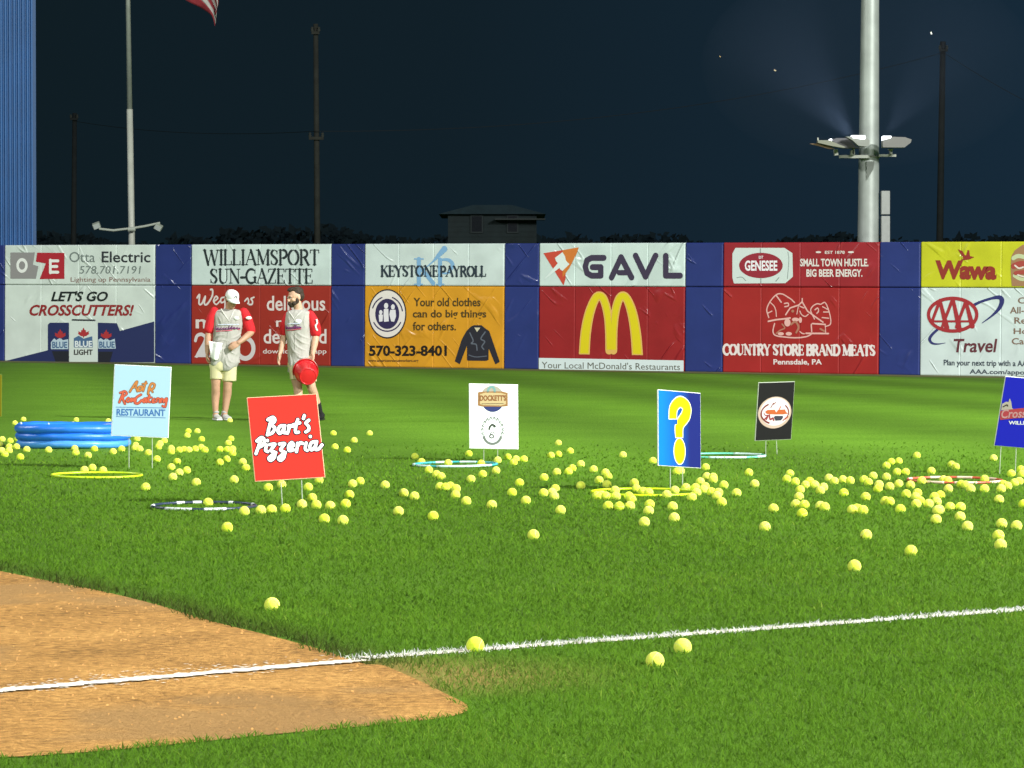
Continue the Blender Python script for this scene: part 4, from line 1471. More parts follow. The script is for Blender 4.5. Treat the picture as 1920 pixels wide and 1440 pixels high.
# moths lit by the floodlights
def moth(px, py, Y, s, colr, label, roll):
    t_ = empty('moth', at_depth(px, py, Y))
    t_.rotation_euler = (.2, roll, .3)
    tag(t_, label, 'moth', 'moths in the floodlit air')
    m_ = mat('moth_wing', colr, .7)
    MB().ell((0, 0, 0), (s * .16, s * .16, s * .5), 8, 6).build('body', m_, t_, smooth=True)
    for sg in (-1, 1):
        MB().add([(sg * s * .1, 0, s * .3), (sg * s * .9, -s * .3, s * .5), (sg * s * .8, -s * .25, -s * .1), (sg * s * .45, -s * .1, -s * .5), (sg * s * .1, 0, -s * .2)], [(0, 1, 2, 3, 4)]).build('wing', m_, t_)
moth(1746, 62, 24, .011, (.85, .85, .8, 1), 'white moth flying in the night sky right of the light pole', 1.2)
moth(1453, 132, 24, .010, (.55, .45, .3, 1), 'pale brown moth in the night sky left of the light pole, the lower one', .3)
moth(1350, 106, 26, .008, (.35, .24, .1, 1), 'dim brown moth in the night sky, farthest left of the three moths', .8)

# ------------------------------------------------------------------ yard signs
stake_m = mat('galvanised_wire', (.52, .58, .46, 1), .4, .4)
def yard_sign(TL, TR, BR, BL, py, colr, label, stakes, wtrue=.46, dirn=1, edge=(.8, .82, .8, 1), rough=.45):
    g_ = at((BL[0] + BR[0]) / 2, py)
    Y = g_.y
    k = Y / F                                      # metres per photo pixel there
    U2 = Vector(((TR[0] - TL[0] + BR[0] - BL[0]) / 2 * k, -(TR[1] - TL[1] + BR[1] - BL[1]) / 2 * k))
    V2 = Vector(((TL[0] - BL[0] + TR[0] - BR[0]) / 2 * k, -(TL[1] - BL[1] + TR[1] - BR[1]) / 2 * k))
    ud = dirn * math.sqrt(max(wtrue ** 2 - U2.length_squared, (.12 * wtrue) ** 2))
    vd = max(-.16, min(.16, -(U2.dot(V2)) / ud))
    uu = Vector((U2.x, ud, U2.y))
    vv = Vector((V2.x, vd, V2.y))
    W_, H_ = uu.length, vv.length
    uu.normalize()
    vv = (vv - uu * vv.dot(uu)).normalized()
    nn = vv.cross(uu)
    if nn.y < 0:
        nn = -nn
    mid = at_depth((BL[0] + BR[0]) / 2, (BL[1] + BR[1]) / 2, Y)
    org = mid - uu * W_ / 2
    M = Matrix(((uu.x, nn.x, vv.x, org.x), (uu.y, nn.y, vv.y, org.y), (uu.z, nn.z, vv.z, org.z), (0, 0, 0, 1)))
    gp = Vector((mid.x, Y, 0))
    r = empty('yard_sign', M=Matrix.Translation(gp))
    tag(r, label, 'yard sign', 'advertising yard signs on the grass')
    loc_m = Matrix.Translation(-gp) @ M
    p_ = MB().box((W_ / 2, 0, H_ / 2), (W_, .011, H_), bev=.002).build('panel', mat('sign_edge', edge, .5), r)
    p_.matrix_basis = loc_m
    f_ = MB().box((W_ / 2, -.0068, H_ / 2), (W_ - .010, .0022, H_ - .010)).build('printed_face', colr, p_)
    # photo pixel -> panel coordinates (affine from its corners)
    A = np.array([[TR[0] - TL[0] + BR[0] - BL[0], TL[0] - BL[0] + TR[0] - BR[0]], [TR[1] - TL[1] + BR[1] - BL[1], TL[1] - BL[1] + TR[1] - BR[1]]]) / 2
    Ai = np.linalg.inv(A)
    ctr = np.array([(TL[0] + TR[0] + BR[0] + BL[0]) / 4, (TL[1] + TR[1] + BR[1] + BL[1]) / 4])
    def P(px, py_):
        s_, t_ = Ai @ (np.array([px, py_]) - ctr)
        return ((s_ + .5) * W_, (t_ + .5) * H_)
    B = Board(p_, P, .0022, .0012)
    B.k = W_ / A[0, 0]
    B.base = .0082
    for (sx, ty, bx, by) in stakes:
        top = Vector(((sx - (BL[0] + BR[0]) / 2) * k, 0, (at_depth(sx, ty, Y).z)))
        fr = (sx - (BL[0] + BR[0]) / 2) * k / max(U2.x, .01)
        top.y = uu.y * W_ * fr
        bot = Vector(((bx - (BL[0] + BR[0]) / 2) * k, top.y * .9, -.05))
        up = (top - bot).normalized()
        MB().tube([bot, top - up * .004], .0042, 6).build('stake', stake_m, r)
    return B

sg = lambda n_, h, k_=.55: mat('sign_print_' + n_ + h, lin(h, k_), .75, spec=.12)
B = yard_sign((211, 683), (318, 689), (315, 821.5), (209, 817), 878, sg('f', 'c0eaf9', .56), 'pale blue restaurant yard sign in front of the blue pool', [(242, 821, 242, 880), (285, 821, 285, 874)])
B.zoom(200, 670, 8.469)
def scrawl(strokes, c1, c2):
    for nm, g_, c_, lv in (('lettering_edge', 16, c1, 1), ('lettering', 0, c2, 2)):
        B.start()
        for L_, w_ in strokes:
            B.cur(L_, w_ + g_)
        B.end(nm, sg('l', c_, .62), lv)
scrawl([([(350, 555), (392, 480), (440, 405), (462, 395), (445, 470), (470, 545)], 24), ([(385, 490), (450, 482)], 18), ([(530, 470), (490, 480), (485, 535), (525, 530), (545, 470)], 26), ([(555, 500), (560, 540), (600, 395)], 22), ([(545, 430), (615, 420)], 18),
        ([(640, 590), (650, 500), (690, 425), (735, 440), (720, 500), (660, 530)], 28), ([(660, 480), (710, 560)], 20)], '7d6a52', 'd58a48')
scrawl([([(190, 720), (235, 600), (250, 560)], 28), ([(200, 570), (270, 545), (300, 590), (240, 645), (280, 745)], 26), ([(330, 650), (300, 690), (330, 715), (360, 680), (330, 650)], 24), ([(375, 710), (385, 660), (405, 700), (420, 660), (432, 712)], 24),
        ([(525, 600), (455, 650), (440, 730), (490, 735), (535, 690)], 30), ([(590, 660), (555, 690), (580, 722), (610, 670), (618, 720)], 26), ([(660, 610), (645, 700), (675, 720)], 26), ([(625, 650), (695, 645)], 20), ([(705, 690), (740, 665), (710, 720), (750, 720)], 24), ([(775, 715), (780, 665), (805, 660)], 24), ([(820, 670), (822, 722)], 24), ([(845, 720), (850, 665), (880, 680), (885, 722)], 24), ([(925, 660), (900, 690), (930, 715), (935, 660), (915, 790), (870, 780)], 24)], '8a4a40', 'e0694a')
B.start().seg([(140, 795), (920, 812)], 9).seg([(150, 945), (920, 968)], 9).text('RESTAURANT', (150, 820, 915, 930), .03, skew=14).end('lettering', sg('l', '4f86c8'))

B = yard_sign((460, 745), (588, 741), (610, 895), (478, 904), 946, mat('sign_print_red', (.76, .034, .024, 1), .8, spec=.04), 'red pizzeria yard sign with white script, leaning left', [(527, 903, 530, 944), (565, 899, 567, 938)], wtrue=.50, dirn=1, edge=(.75, .5, .28, 1))
B.zoom(270, 720, 5.3333)
def script(dw):
    b, w_ = B.start(), 31 + dw
    C_ = lambda *L: B.cur(list(L), w_)
    C_((1258, 350), (1240, 430), (1222, 515))
    C_((1222, 365), (1270, 340), (1292, 375), (1250, 420))
    C_((1255, 420), (1292, 445), (1270, 495), (1222, 510))
    C_((1388, 425), (1345, 430), (1325, 475), (1345, 502), (1375, 470), (1392, 425))
    C_((1388, 440), (1382, 490), (1402, 496))
    C_((1432, 425), (1432, 465), (1420, 500))
    C_((1432, 455), (1455, 425), (1476, 432))
    C_((1518, 365), (1500, 440), (1500, 490), (1530, 490))
    C_((1478, 415), (1540, 398))
    C_((1582, 325), (1574, 355))
    C_((1628, 372), (1600, 400), (1628, 435), (1628, 470), (1600, 488))
    C_((1158, 565), (1135, 640), (1115, 700))
    C_((1120, 575), (1165, 540), (1195, 570), (1180, 615), (1140, 640))
    C_((1218, 615), (1208, 665), (1230, 680))
    C_((1224, 570), (1225, 573))
    for d in (0, 95):
        C_((1248 + d, 612 - d * .05), (1300 + d, 608 - d * .05), (1262 + d, 668 - d * .05), (1300 + d, 690), (1296 + d, 740), (1262 + d, 768), (1246 + d, 742), (1310 + d, 690))
    C_((1440, 645), (1482, 622), (1466, 592), (1436, 625), (1442, 672), (1485, 665))
    C_((1522, 600), (1520, 640), (1515, 684))
    C_((1522, 632), (1548, 596), (1572, 602))
    C_((1608, 598), (1600, 655), (1620, 672))
    C_((1648, 533), (1647, 536))
    C_((1708, 585), (1662, 595), (1645, 640), (1664, 668), (1696, 635), (1712, 585))
    C_((1708, 600), (1702, 660), (1732, 660), (1766, 618))
script(21)
B.end('lettering_shadow', sg('l', '2a2336'))
script(0)
B.end('lettering', sg('l', 'f4f1ee', .9), 2)

B = yard_sign((879, 719), (971, 721.5), (972, 843), (880, 840.5), 864, sg('f', 'f2fbf6', .86), 'white yard sign with brown and navy badge by the turquoise hoop', [(907, 842, 907, 864), (933, 842, 933, 866)])
B.zoom(860, 710, 9.6)
B.start().ell(605, 330, 205, 195).poly([(300, 500), (900, 500), (900, 600), (300, 600)], True).end('badge_top', sg('l', 'c9c3b0'))
B.start().ell(605, 400, 200, 200).poly([(300, 100), (900, 100), (900, 500), (300, 500)], True).end('badge_foot', sg('l', '3f4a86'))
B.start().cur([(520, 240), (540, 180), (600, 150), (640, 200), (640, 245)], 40).end('badge_top', sg('l', '8fc0bd'), 2)
B.start().poly([(345, 245), (430, 235), (780, 235), (880, 262), (880, 500), (780, 510), (420, 505), (340, 485)]).end('badge_plate', sg('l', 'b98c58'), 2)
B.start().poly([(380, 285), (480, 255), (750, 262), (845, 292), (845, 465), (760, 490), (430, 480), (375, 460)]).end('badge_plate', sg('l', 'e6cf9a'), 3)
B.start().text("DOCKETT'S", (375, 300, 850, 405), .04).end('lettering', sg('l', 'a0683c'), 4)
B.start().seg([(410, 455), (800, 455)], 10).end('lettering', sg('l', '77664a'), 4)
ring_ink = sg('l', '8f9a90', .5)
B.start()
for i in range(14):
    a = math.radians(215 - i * 19.2)
    cx, cy = 605 + 185 * math.cos(a), 930 - 215 * math.sin(a)
    if i % 2 == 0 or 4 < i < 9:
        B.cur([(cx - 20, cy + 18), (cx, cy - 26), (cx + 20, cy + 14)], 17)
    else:
        B.cur([(cx + 16, cy - 20), (cx - 16, cy), (cx + 14, cy + 22)], 17)
B.cur(arc(605, 985, 165, 190, 25, 155, 20), 44).end('ring_lettering', ring_ink)
B.start().cur([(545, 910), (560, 870), (600, 830), (650, 860)], 34).ell(640, 865, 24, 20).cur(arc(590, 1040, 36, 30, 0, 320, 14), 20).cur([(560, 1000), (600, 960), (640, 990)], 12).end('emblem', sg('l', '5f6c5c', .4))

qf = bpy.data.materials.new('blue_print_fade')          # the sign's print itself runs from light to dark blue
qf.use_nodes = True
qn, qL = qf.node_tree.nodes, qf.node_tree.links
tcq = qn.new('ShaderNodeTexCoord')
sq = qn.new('ShaderNodeSeparateXYZ')
cq = qn.new('ShaderNodeValToRGB')
cq.color_ramp.elements[0].color = (.002, .16, .62, 1)
cq.color_ramp.elements[1].color = (.007, .014, .13, 1)
cq.color_ramp.elements[1].position = .72
mq = qn.new('ShaderNodeMapRange')
mq.inputs['From Min'].default_value = .04
mq.inputs['From Max'].default_value = .46
qL.new(tcq.outputs['Object'], sq.inputs[0])
qL.new(sq.outputs['X'], mq.inputs['Value'])
qL.new(mq.outputs[0], cq.inputs[0])
qL.new(cq.outputs[0], qn['Principled BSDF'].inputs['Base Color'])
qn['Principled BSDF'].inputs['Roughness'].default_value = .75
qn['Principled BSDF'].inputs['Specular IOR Level'].default_value = .12
B = yard_sign((1232, 728.5), (1315, 739), (1316, 879), (1231, 872.5), 919, qf, 'blue yard sign with a big yellow question mark', [(1256, 876, 1256, 921), (1280, 877, 1280, 919)], dirn=1)
B.zoom(1080, 700, 4.8)
def qm(g_, m_, lv, nm):
    B.start().cur([(862, 400), (872, 310), (930, 258), (990, 300), (985, 380), (925, 470), (922, 572)], [66 + g_, 68 + g_, 66 + g_, 70 + g_, 78 + g_, 70 + g_, 62 + g_], n=8)
    B.poly([(780, 405 + g_ / 2), (905, 408 + g_ / 2), (905, 460), (780, 460)], True).poly([(870, 574 + g_ / 2), (975, 578 + g_ / 2), (975, 640), (870, 640)], True)
    B.end(nm, m_, lv)
    B.start().ell(925, 702, 50 + g_ / 2, 84 + g_ / 2).end(nm, m_, lv)
qm(14, sg('l', 'e9ecc8', .9), 1, 'lettering_edge')
qm(0, sg('l', 'f4ee00', .95), 2, 'lettering')

B = yard_sign((1419, 716.5), (1491, 715), (1485, 825), (1413, 825.5), 853, sg('f', '242424', .6), 'black yard sign with white and orange oval badge', [(1435, 826, 1435, 853), (1456, 826, 1458, 851)], dirn=1, edge=(.45, .5, .4, 1))
B.zoom(1400, 700, 10.29)
B.start().ell(525, 752, 340, 245).end('oval', sg('l', 'e3c9b4'))
B.start().ell(530, 735, 300, 215).end('oval', sg('l', 'ebe5e6', .7), 2)
B.start().cur(arc(525, 770, 280, 200, 115, 240, 20), 26).cur(arc(530, 750, 275, 200, -40, 25, 12), 22).cur([(440, 650), (480, 590), (490, 570), (500, 590), (535, 555)], 16).end('oval_lines', sg('l', '8c3a30'), 3)
B.start().poly([(320, 735), (370, 700), (520, 695), (550, 750), (590, 700), (730, 695), (750, 740), (790, 780), (700, 790), (540, 790), (360, 775)]).cur([(610, 700), (640, 640)], 18).cur([(740, 880), (790, 840)], 26).end('oval_print', sg('l', 'dd7440'), 3)
B.start().cur([(320, 870), (380, 820), (350, 880)], 26).cur([(410, 800), (430, 880), (480, 860), (500, 900)], 30).cur([(300, 760), (330, 800), (400, 800)], 14).cur([(690, 910), (760, 850)], 18).end('oval_print', sg('l', 'a8484a'), 3.4)
B.start().poly([(500, 840), (530, 815), (690, 820), (690, 860), (650, 905), (540, 910)]).end('oval_print', sg('l', '4a4c58'), 3.8)

B = yard_sign((1881, 705), (1988, 713), (1968, 845), (1863, 834.5), 888, mat('sign_print_royal', (.012, .016, .42, 1), .75, spec=.12), 'royal blue team yard sign cut by the right edge, leaning right', [(1876, 837, 1873, 897), (1905, 840, 1903, 886)], dirn=1)
B.zoom(1840, 690, 6.8625)
B.start().poly([(225, 545), (390, 520), (640, 495), (960, 480), (960, 640), (640, 630), (420, 640), (225, 660)]).end('wordmark_field', sg('l', 'd3555e'))
B.start().poly([(235, 535), (250, 450), (300, 425), (330, 430), (345, 382), (365, 420), (380, 510), (400, 520), (300, 530)]).end('axe_emblem', sg('l', 'd9cfc2'), 2)
B.start().cur([(262, 490), (310, 465), (320, 480)], 16).end('axe_emblem', sg('l', '5a5048'), 3)
B.start().text('Crosscutters', (240, 525, 950, 640), .02, .2, skew=-20).end('lettering', sg('l', 'e9b0b4'), 2)
B.start().text('WILLIAMSPORT', (338, 672, 900, 720), .03, skew=10).end('lettering', sg('l', 'e8eaf4', .8))

B = yard_sign((-78, 701), (2.5, 703), (2, 781), (-80, 781), 783, sg('f', 'b9b40e', .3), 'dull yellow yard sign just showing at the left edge', [(-60, 781, -60, 786), (-16, 781, -16, 786)], wtrue=.58, edge=(.2, .22, .02, 1))

# ------------------------------------------------------------------ hula hoops
HOOPS = []
def hoop(x0, x1, cy, colr, label, stripe=None, tilt=(0, 0)):
    c = at((x0 + x1) / 2, cy)
    R = (x1 - x0) / 2 * c.y / F - .01
    c.z = .017
    o_ = MB().ring((0, 0, 0), R, .0100, 96, 8, M=(Matrix.Rotation(tilt[0], 3, 'X') @ Matrix.Rotation(tilt[1], 3, 'Y'))).mesh('hula_hoop')
    h = link_obj('hula_hoop', o_, None, colr, c, True)
    tag(h, label, 'hula hoop', 'hula hoops on the grass')
    HOOPS.append((c.x, c.y, R))
    if stripe:
        M = Matrix.Rotation(tilt[0], 3, 'X') @ Matrix.Rotation(tilt[1], 3, 'Y')
        for a0, a1 in stripe[1]:
            n_ = 14
            MB().tube([M @ Vector((R * math.cos(math.radians(a0 + (a1 - a0) * i / n_)), R * math.sin(math.radians(a0 + (a1 - a0) * i / n_)), 0)) for i in range(n_ + 1)], .0112, 8).build('tape', stripe[0], h, smooth=True)
pls = lambda n_, h, k_=1.0: mat('hoop_plastic_' + n_, lin(h, k_), .35, spec=.5)
hoop(95, 268, 894.5, pls('yellow', 'd2ee2a'), 'yellow green hoop lying in front of the pool', tilt=(.01, .006))
hoop(283, 482, 953, pls('dark', '2c3a52'), 'dark navy hoop with white tape patches, left of the pizzeria sign', (mat('white_tape', (.75, .8, .8, 1), .4), [(172, 190), (118, 128), (98, 108), (60, 66), (228, 262), (275, 300), (20, 26)]), tilt=(.015, 0))
hoop(773, 934, 874, pls('turquoise', '3fb6bd'), 'turquoise hoop on the grass beside the white badge sign', (mat('pale_tape', (.62, .85, .82, 1), .35), [(170, 200), (205, 235), (245, 330), (60, 85), (95, 120)]), tilt=(.01, -.008))
hoop(1268, 1437, 857.5, pls('mint', '76dcc0'), 'pale mint hoop half hidden behind the question mark sign', (mat('pale_tape', (.62, .85, .82, 1), .35), [(250, 300), (320, 350), (20, 70)]), tilt=(.006, .0))
hoop(1106, 1312, 927, pls('lime', 'cfe81e'), 'lime yellow hoop below the question mark sign', tilt=(.012, .004))
hoop(1700, 1880, 904, pls('pink', 'd06048'), 'salmon pink hoop with pale stripes near the right edge', (mat('cream_tape', (.80, .60, .46, 1), .5), [(150, 165), (95, 115), (60, 80), (215, 250), (262, 290), (310, 335), (20, 35)]), tilt=(.012, .004))

# ------------------------------------------------------------------ inflatable pool
pc = at(138, 838)
pc.y += .0
kp = pc.y / F
t = empty('inflatable_pool', pc)
tag(t, 'blue inflatable paddling pool of three stacked rings, left of the two men', 'paddling pool')
pv1 = mat('blue_pool_vinyl', (.020, .190, .80, 1), .38, spec=.5, vary=.05, scale=4, bump=.006, bscale=9)
pv2 = mat('pale_blue_pool_vinyl', (.08, .34, .85, 1), .38, spec=.5, vary=.05, scale=4, bump=.006, bscale=9)
for nm, z, R, r, rz, m_ in (('bottom_ring', .042, .525, .052, .044, pv2), ('middle_ring', .117, .530, .055, .045, pv1), ('top_ring', .194, .535, .060, .050, pv1)):
    mb = MB()
    n_, k_ = 96, 14
    vs, fs = [], []
    for i in range(n_):
        a = 2 * math.pi * i / n_
        puck = 1 + .035 * math.sin(11 * a + z * 30) + .02 * math.sin(23 * a)
        for j in range(k_):
            b = 2 * math.pi * j / k_
            vs.append(((R + r * puck * math.cos(b)) * math.cos(a), (R + r * puck * math.cos(b)) * math.sin(a), z + rz * puck * math.sin(b) + .006 * math.sin(3 * a)))
    for i in range(n_):
        for j in range(k_):
            fs.append((i * k_ + j, ((i + 1) % n_) * k_ + j, ((i + 1) % n_) * k_ + (j + 1) % k_, i * k_ + (j + 1) % k_))
    mb.add(vs, fs).build(nm, m_, t, smooth=True)
MB().lathe([(.001, .012), (.5, .012), (.5, .004)], 48).build('floor', pv2, t)
for a in (200, 250):
    MB().tube([Vector((.535 * math.cos(math.radians(a)), .535 * math.sin(math.radians(a)), .238)), Vector((.54 * math.cos(math.radians(a)), .54 * math.sin(math.radians(a)), .258))], [.011, .008], 8).build('valve', mat('clear_valve', (.6, .7, .75, 1), .3), t)

# ------------------------------------------------------------------ tennis balls
BALLS=[(28,792),(44,785),(143,786),(203,788),(137,794),(4,822),(19,825),(33,821),(31,836),(0,831),(17,836),(6,843),(14,843),(9,850),(38,855),(50,841),(91,842),(140,839),(142,847),(177,840),(165,852),(212,845),(228,840),(245,833),(253,838),(262,840),(257,821),(158,879),(173,875),(193,880),(273,911),(278,847),(294,859),(300,830),(308,825),(297,836),(321,845),(321,839),(353,807),(351,815),(370,807),(378,822),(336,842),(345,841),(354,842),(366,840),(377,837),(384,842),(433,821),(428,829),(413,841),(426,841),(436,840),(436,848),(425,859),(412,865),(332,864),(321,874),(336,884),(350,880),(324,892),(368,902),(439,897),(455,864),(461,875),(431,787),(390,940),(426,986),(458,956),(489,954),(509,953),(535,951),(528,906),(503,912),(566,943),(578,911),(585,931),(593,944),(619,946),(598,898),(608,970),(643,973),(648,942),(655,925),(661,905),(675,900),(625,811),(628,836),(651,842),(664,824),(693,811),(722,907),(757,922),(777,928),(747,956),(812,965),(778,854),(790,864),(840,866),(902,867),(804,879),(818,887),(827,891),(879,849),(905,887),(883,896),(825,910),(835,911),(844,909),(855,914),(854,925),(874,937),(922,944),(933,861),(930,880),(952,855),(968,859),(963,865),(982,859),(974,903),(960,921),(986,936),(1051,954),(1047,829),(1033,852),(1047,850),(1069,844),(1044,883),(1066,882),(1073,876),(1020,893),(1019,922),(1041,914),(1035,921),(1039,928),(1089,868),(1113,878),(1135,884),(1140,891),(1123,898),(1089,908),(1138,906),(1168,851),(1224,862),(1269,882),(1276,881),(1323,874),(1325,891),(1337,897),(1337,892),(1313,901),(1322,910),(1319,915),(1357,907),(1334,920),(1347,921),(1344,927),(1353,939),(1189,903),(1193,914),(1205,919),(1216,921),(1153,917),(1119,927),(1128,926),(1140,928),(1151,928),(1179,928),(1184,934),(1250,925),(1265,917),(1290,912),(1300,912),(1302,921),(1297,930),(1140,946),(1161,947),(1181,946),(1218,943),(1216,955),(1261,947),(1264,968),(1208,976),(1404,884),(1415,905),(1381,922),(1434,985),(1481,886),(1475,896),(1491,901),(1518,900),(1512,907),(1526,907),(1544,911),(1538,917),(1500,916),(1498,929),(1492,943),(1508,944),(1504,960),(1538,946),(1546,948),(1450,951),(1554,894),(1564,900),(1580,897),(1594,899),(1582,922),(1598,953),(1620,897),(1628,902),(1637,890),(1662,892),(1648,906),(1646,914),(1668,910),(1685,905),(1623,929),(1607,951),(1618,954),(1660,937),(1668,938),(1688,952),(1624,1000),(1662,871),(1671,864),(1685,863),(1686,883),(1694,883),(1719,852),(1746,881),(1784,869),(1792,873),(1863,857),(1896,886),(1728,899),(1707,907),(1699,924),(1720,922),(1717,929),(1725,937),(1718,942),(1741,942),(1752,929),(1763,926),(1756,938),(1782,948),(1800,948),(1758,954),(1761,953),(1755,971),(1800,966),(1814,984),(1769,897),(1777,899),(1778,914),(1802,906),(1810,907),(1820,914),(1846,896),(1846,914),(1877,914),(1881,906),(1889,909),(1873,934),(1902,903),(1911,900),(1914,878),(1916,887),(1878,979),(1906,983),(1872,1001),(1919,943),(1000,1000),(1708,1030),(1602,1058),(1876,1018),(1280,1208),(1228,1234),(510,1130),(891,1205)]
BR_ = 0.0355
def felt():
    m = bpy.data.materials.new('yellow_felt')
    m.use_nodes = True
    n, L = m.node_tree.nodes, m.node_tree.links
    b = n['Principled BSDF']
    b.inputs['Roughness'].default_value = 1.0
    b.inputs['Specular IOR Level'].default_value = .05
    b.inputs['Sheen Weight'].default_value = .08
    b.inputs['Sheen Roughness'].default_value = .5
    b.inputs['Subsurface Weight'].default_value = .55
    b.inputs['Subsurface Radius'].default_value = (1, 1, .5)
    b.inputs['Subsurface Scale'].default_value = .04
    oi = n.new('ShaderNodeObjectInfo')
    cr = n.new('ShaderNodeValToRGB')
    cr.color_ramp.elements[0].color = (.74, .90, .06, 1)
    cr.color_ramp.elements[1].color = (.84, .90, .14, 1)
    L.new(oi.outputs['Random'], cr.inputs[0])
    t = n.new('ShaderNodeTexCoord')
    ns = n.new('ShaderNodeTexNoise')
    ns.inputs['Scale'].default_value = 40
    ns.inputs['Detail'].default_value = 4
    L.new(t.outputs['Object'], ns.inputs['Vector'])
    r = n.new('ShaderNodeMapRange')
    r.inputs['To Min'].default_value = .75
    r.inputs['To Max'].default_value = 1.15
    L.new(ns.outputs['Fac'], r.inputs['Value'])
    s_ = n.new('ShaderNodeVectorMath')
    s_.operation = 'SCALE'
    L.new(cr.outputs[0], s_.inputs[0])
    L.new(r.outputs[0], s_.inputs['Scale'])
    # the pale seam: a closed curve that winds round the ball
    sp = n.new('ShaderNodeSeparateXYZ')
    L.new(t.outputs['Object'], sp.inputs[0])
    def math_(op, a, b_=None, v=None):
        q = n.new('ShaderNodeMath')
        q.operation = op
        L.new(a, q.inputs[0])
        if b_ is not None:
            L.new(b_, q.inputs[1])
        if v is not None:
            q.inputs[1].default_value = v
        return q.outputs[0]
    x2 = math_('MULTIPLY', sp.outputs[0], sp.outputs[0])
    y2 = math_('MULTIPLY', sp.outputs[1], sp.outputs[1])
    d_ = math_('SUBTRACT', x2, y2)
    zr = math_('MULTIPLY', sp.outputs[2], v=BR_ * .92)
    f_ = math_('ABSOLUTE', math_('SUBTRACT', d_, zr))
    lt = math_('LESS_THAN', f_, v=BR_ * BR_ * .06)
    mx = n.new('ShaderNodeMix')
    mx.data_type = 'RGBA'
    L.new(lt, mx.inputs[0])
    L.new(s_.outputs[0], mx.inputs[6])
    mx.inputs[7].default_value = (.66, .78, .30, 1)
    L.new(mx.outputs[2], b.inputs['Base Color'])
    bp = n.new('ShaderNodeBump')
    bp.inputs['Distance'].default_value = .002
    L.new(ns.outputs['Fac'], bp.inputs['Height'])
    L.new(bp.outputs[0], b.inputs['Normal'])
    return m
import bmesh
bm = bmesh.new()
bmesh.ops.create_icosphere(bm, subdivisions=3, radius=BR_)
ball_me = bpy.data.meshes.new('tennis_ball')
bm.to_mesh(ball_me)
bm.free()
ball_me.polygons.foreach_set('use_smooth', [True] * len(ball_me.polygons))
ball_me.materials.append(felt())
MARKS = [('the blue pool', 138, 825), ('the yellow green hoop', 181, 894), ('the pale blue sign', 262, 850), ("the capped man's shoes", 412, 786), ('the pizzeria sign', 545, 925),
         ('the dark hoop', 350, 953), ('the left picture edge', 0, 830), ('the turquoise hoop', 853, 874), ('the white sign', 930, 858), ('the lime hoop', 1170, 927),
         ('the question mark sign', 1272, 905), ('the black sign', 1447, 852), ('the mint hoop', 1400, 858), ('the pink hoop', 1790, 904), ('the royal blue sign', 1890, 880),
         ('the foul line', 1050, 1210), ('the right picture edge', 1919, 960)]
ORD = ['first', 'second', 'third', 'fourth', 'fifth', 'sixth', 'seventh', 'eighth', 'ninth', 'tenth', 'eleventh', 'twelfth', 'thirteenth', 'fourteenth', 'fifteenth', 'sixteenth', 'seventeenth', 'eighteenth', 'nineteenth', 'twentieth']
NUM = ['zero', 'one', 'two', 'three', 'four', 'five', 'six', 'seven', 'eight', 'nine', 'ten', 'eleven', 'twelve', 'thirteen', 'fourteen', 'fifteen', 'sixteen', 'seventeen', 'eighteen', 'nineteen', 'twenty']
def zc(Y):
    return .018 + .006 * min(max((40 - Y) / 12, 0), 1)
pos = []
for (px, py) in BALLS:
    Y = at(px, py, .04).y
    p = at(px, py, zc(Y) + .011)
    pos.append([p.x, p.y])
pos = np.array(pos)
for it in range(60):
    for i in range(len(pos)):
        d = pos - pos[i]
        r = np.hypot(d[:, 0], d[:, 1])
        for j in np.nonzero((r < 2.02 * BR_) & (r > 0))[0]:
            e_ = d[j] / r[j]
            s_ = (2.03 * BR_ - r[j]) / 2
            pos[j] += e_ * s_
            pos[i] -= e_ * s_
        q = pos[i] - np.array((pc.x, pc.y))
        l_ = math.hypot(*q)
        if l_ < .655:
            pos[i] += q / l_ * (.66 - l_)
        for (hx, hy, hr) in HOOPS:                      # roll off the hoops' tubes
            q = pos[i] - np.array((hx, hy))
            l_ = math.hypot(*q)
            if abs(l_ - hr) < BR_ + .004:
                pos[i] += q / l_ * math.copysign(BR_ + .005 - abs(l_ - hr), l_ - hr)
GR = {}
for i, (px, py) in enumerate(BALLS):
    best = min(MARKS, key=lambda m_: math.hypot(px - m_[1], 2.0 * (py - m_[2])))
    dx, dy = px - best[1], py - best[2]
    if best[0] == 'the foul line':
        d_ = 'behind' if py < 1190 and px < 600 or py < 1150 else ('on' if px == 891 else 'in front of')
    elif 'edge' in best[0]:
        d_ = 'far back near' if dy < -8 else ('close in near' if dy > 30 else 'halfway down near')
    elif abs(dy) * 2.6 > abs(dx):
        d_ = 'in front of' if dy > 0 else 'behind'
    else:
        d_ = 'left of' if dx < 0 else 'right of'
    GR.setdefault((best[0], d_), []).append(i)
for (mk, d_), ids in list(GR.items()):
    if len(ids) > 9:                                     # a crowd: split it into a nearer and a farther row
        ids.sort(key=lambda i: BALLS[i][1])
        h = len(ids) // 2
        GR[(mk, d_)] = []
        GR[(mk, 'farther, ' + d_)] = ids[:h]
        GR[(mk, 'nearer, ' + d_)] = ids[h:]
BLAB = {}
for (mk, d_), ids in GR.items():
    ids.sort(key=lambda i: BALLS[i][0] + .001 * BALLS[i][1])
    for k, i in enumerate(ids):
        n_ = len(ids)
        if n_ == 1:
            BLAB[i] = 'lone yellow ball ' + d_ + ' ' + mk
        elif k == 0:
            BLAB[i] = 'leftmost of the ' + NUM[n_] + ' yellow balls ' + d_ + ' ' + mk
        elif k == n_ - 1:
            BLAB[i] = 'rightmost of the ' + NUM[n_] + ' yellow balls ' + d_ + ' ' + mk
        else:
            BLAB[i] = ORD[k] + ' from left of ' + NUM[n_] + ' yellow balls ' + d_ + ' ' + mk
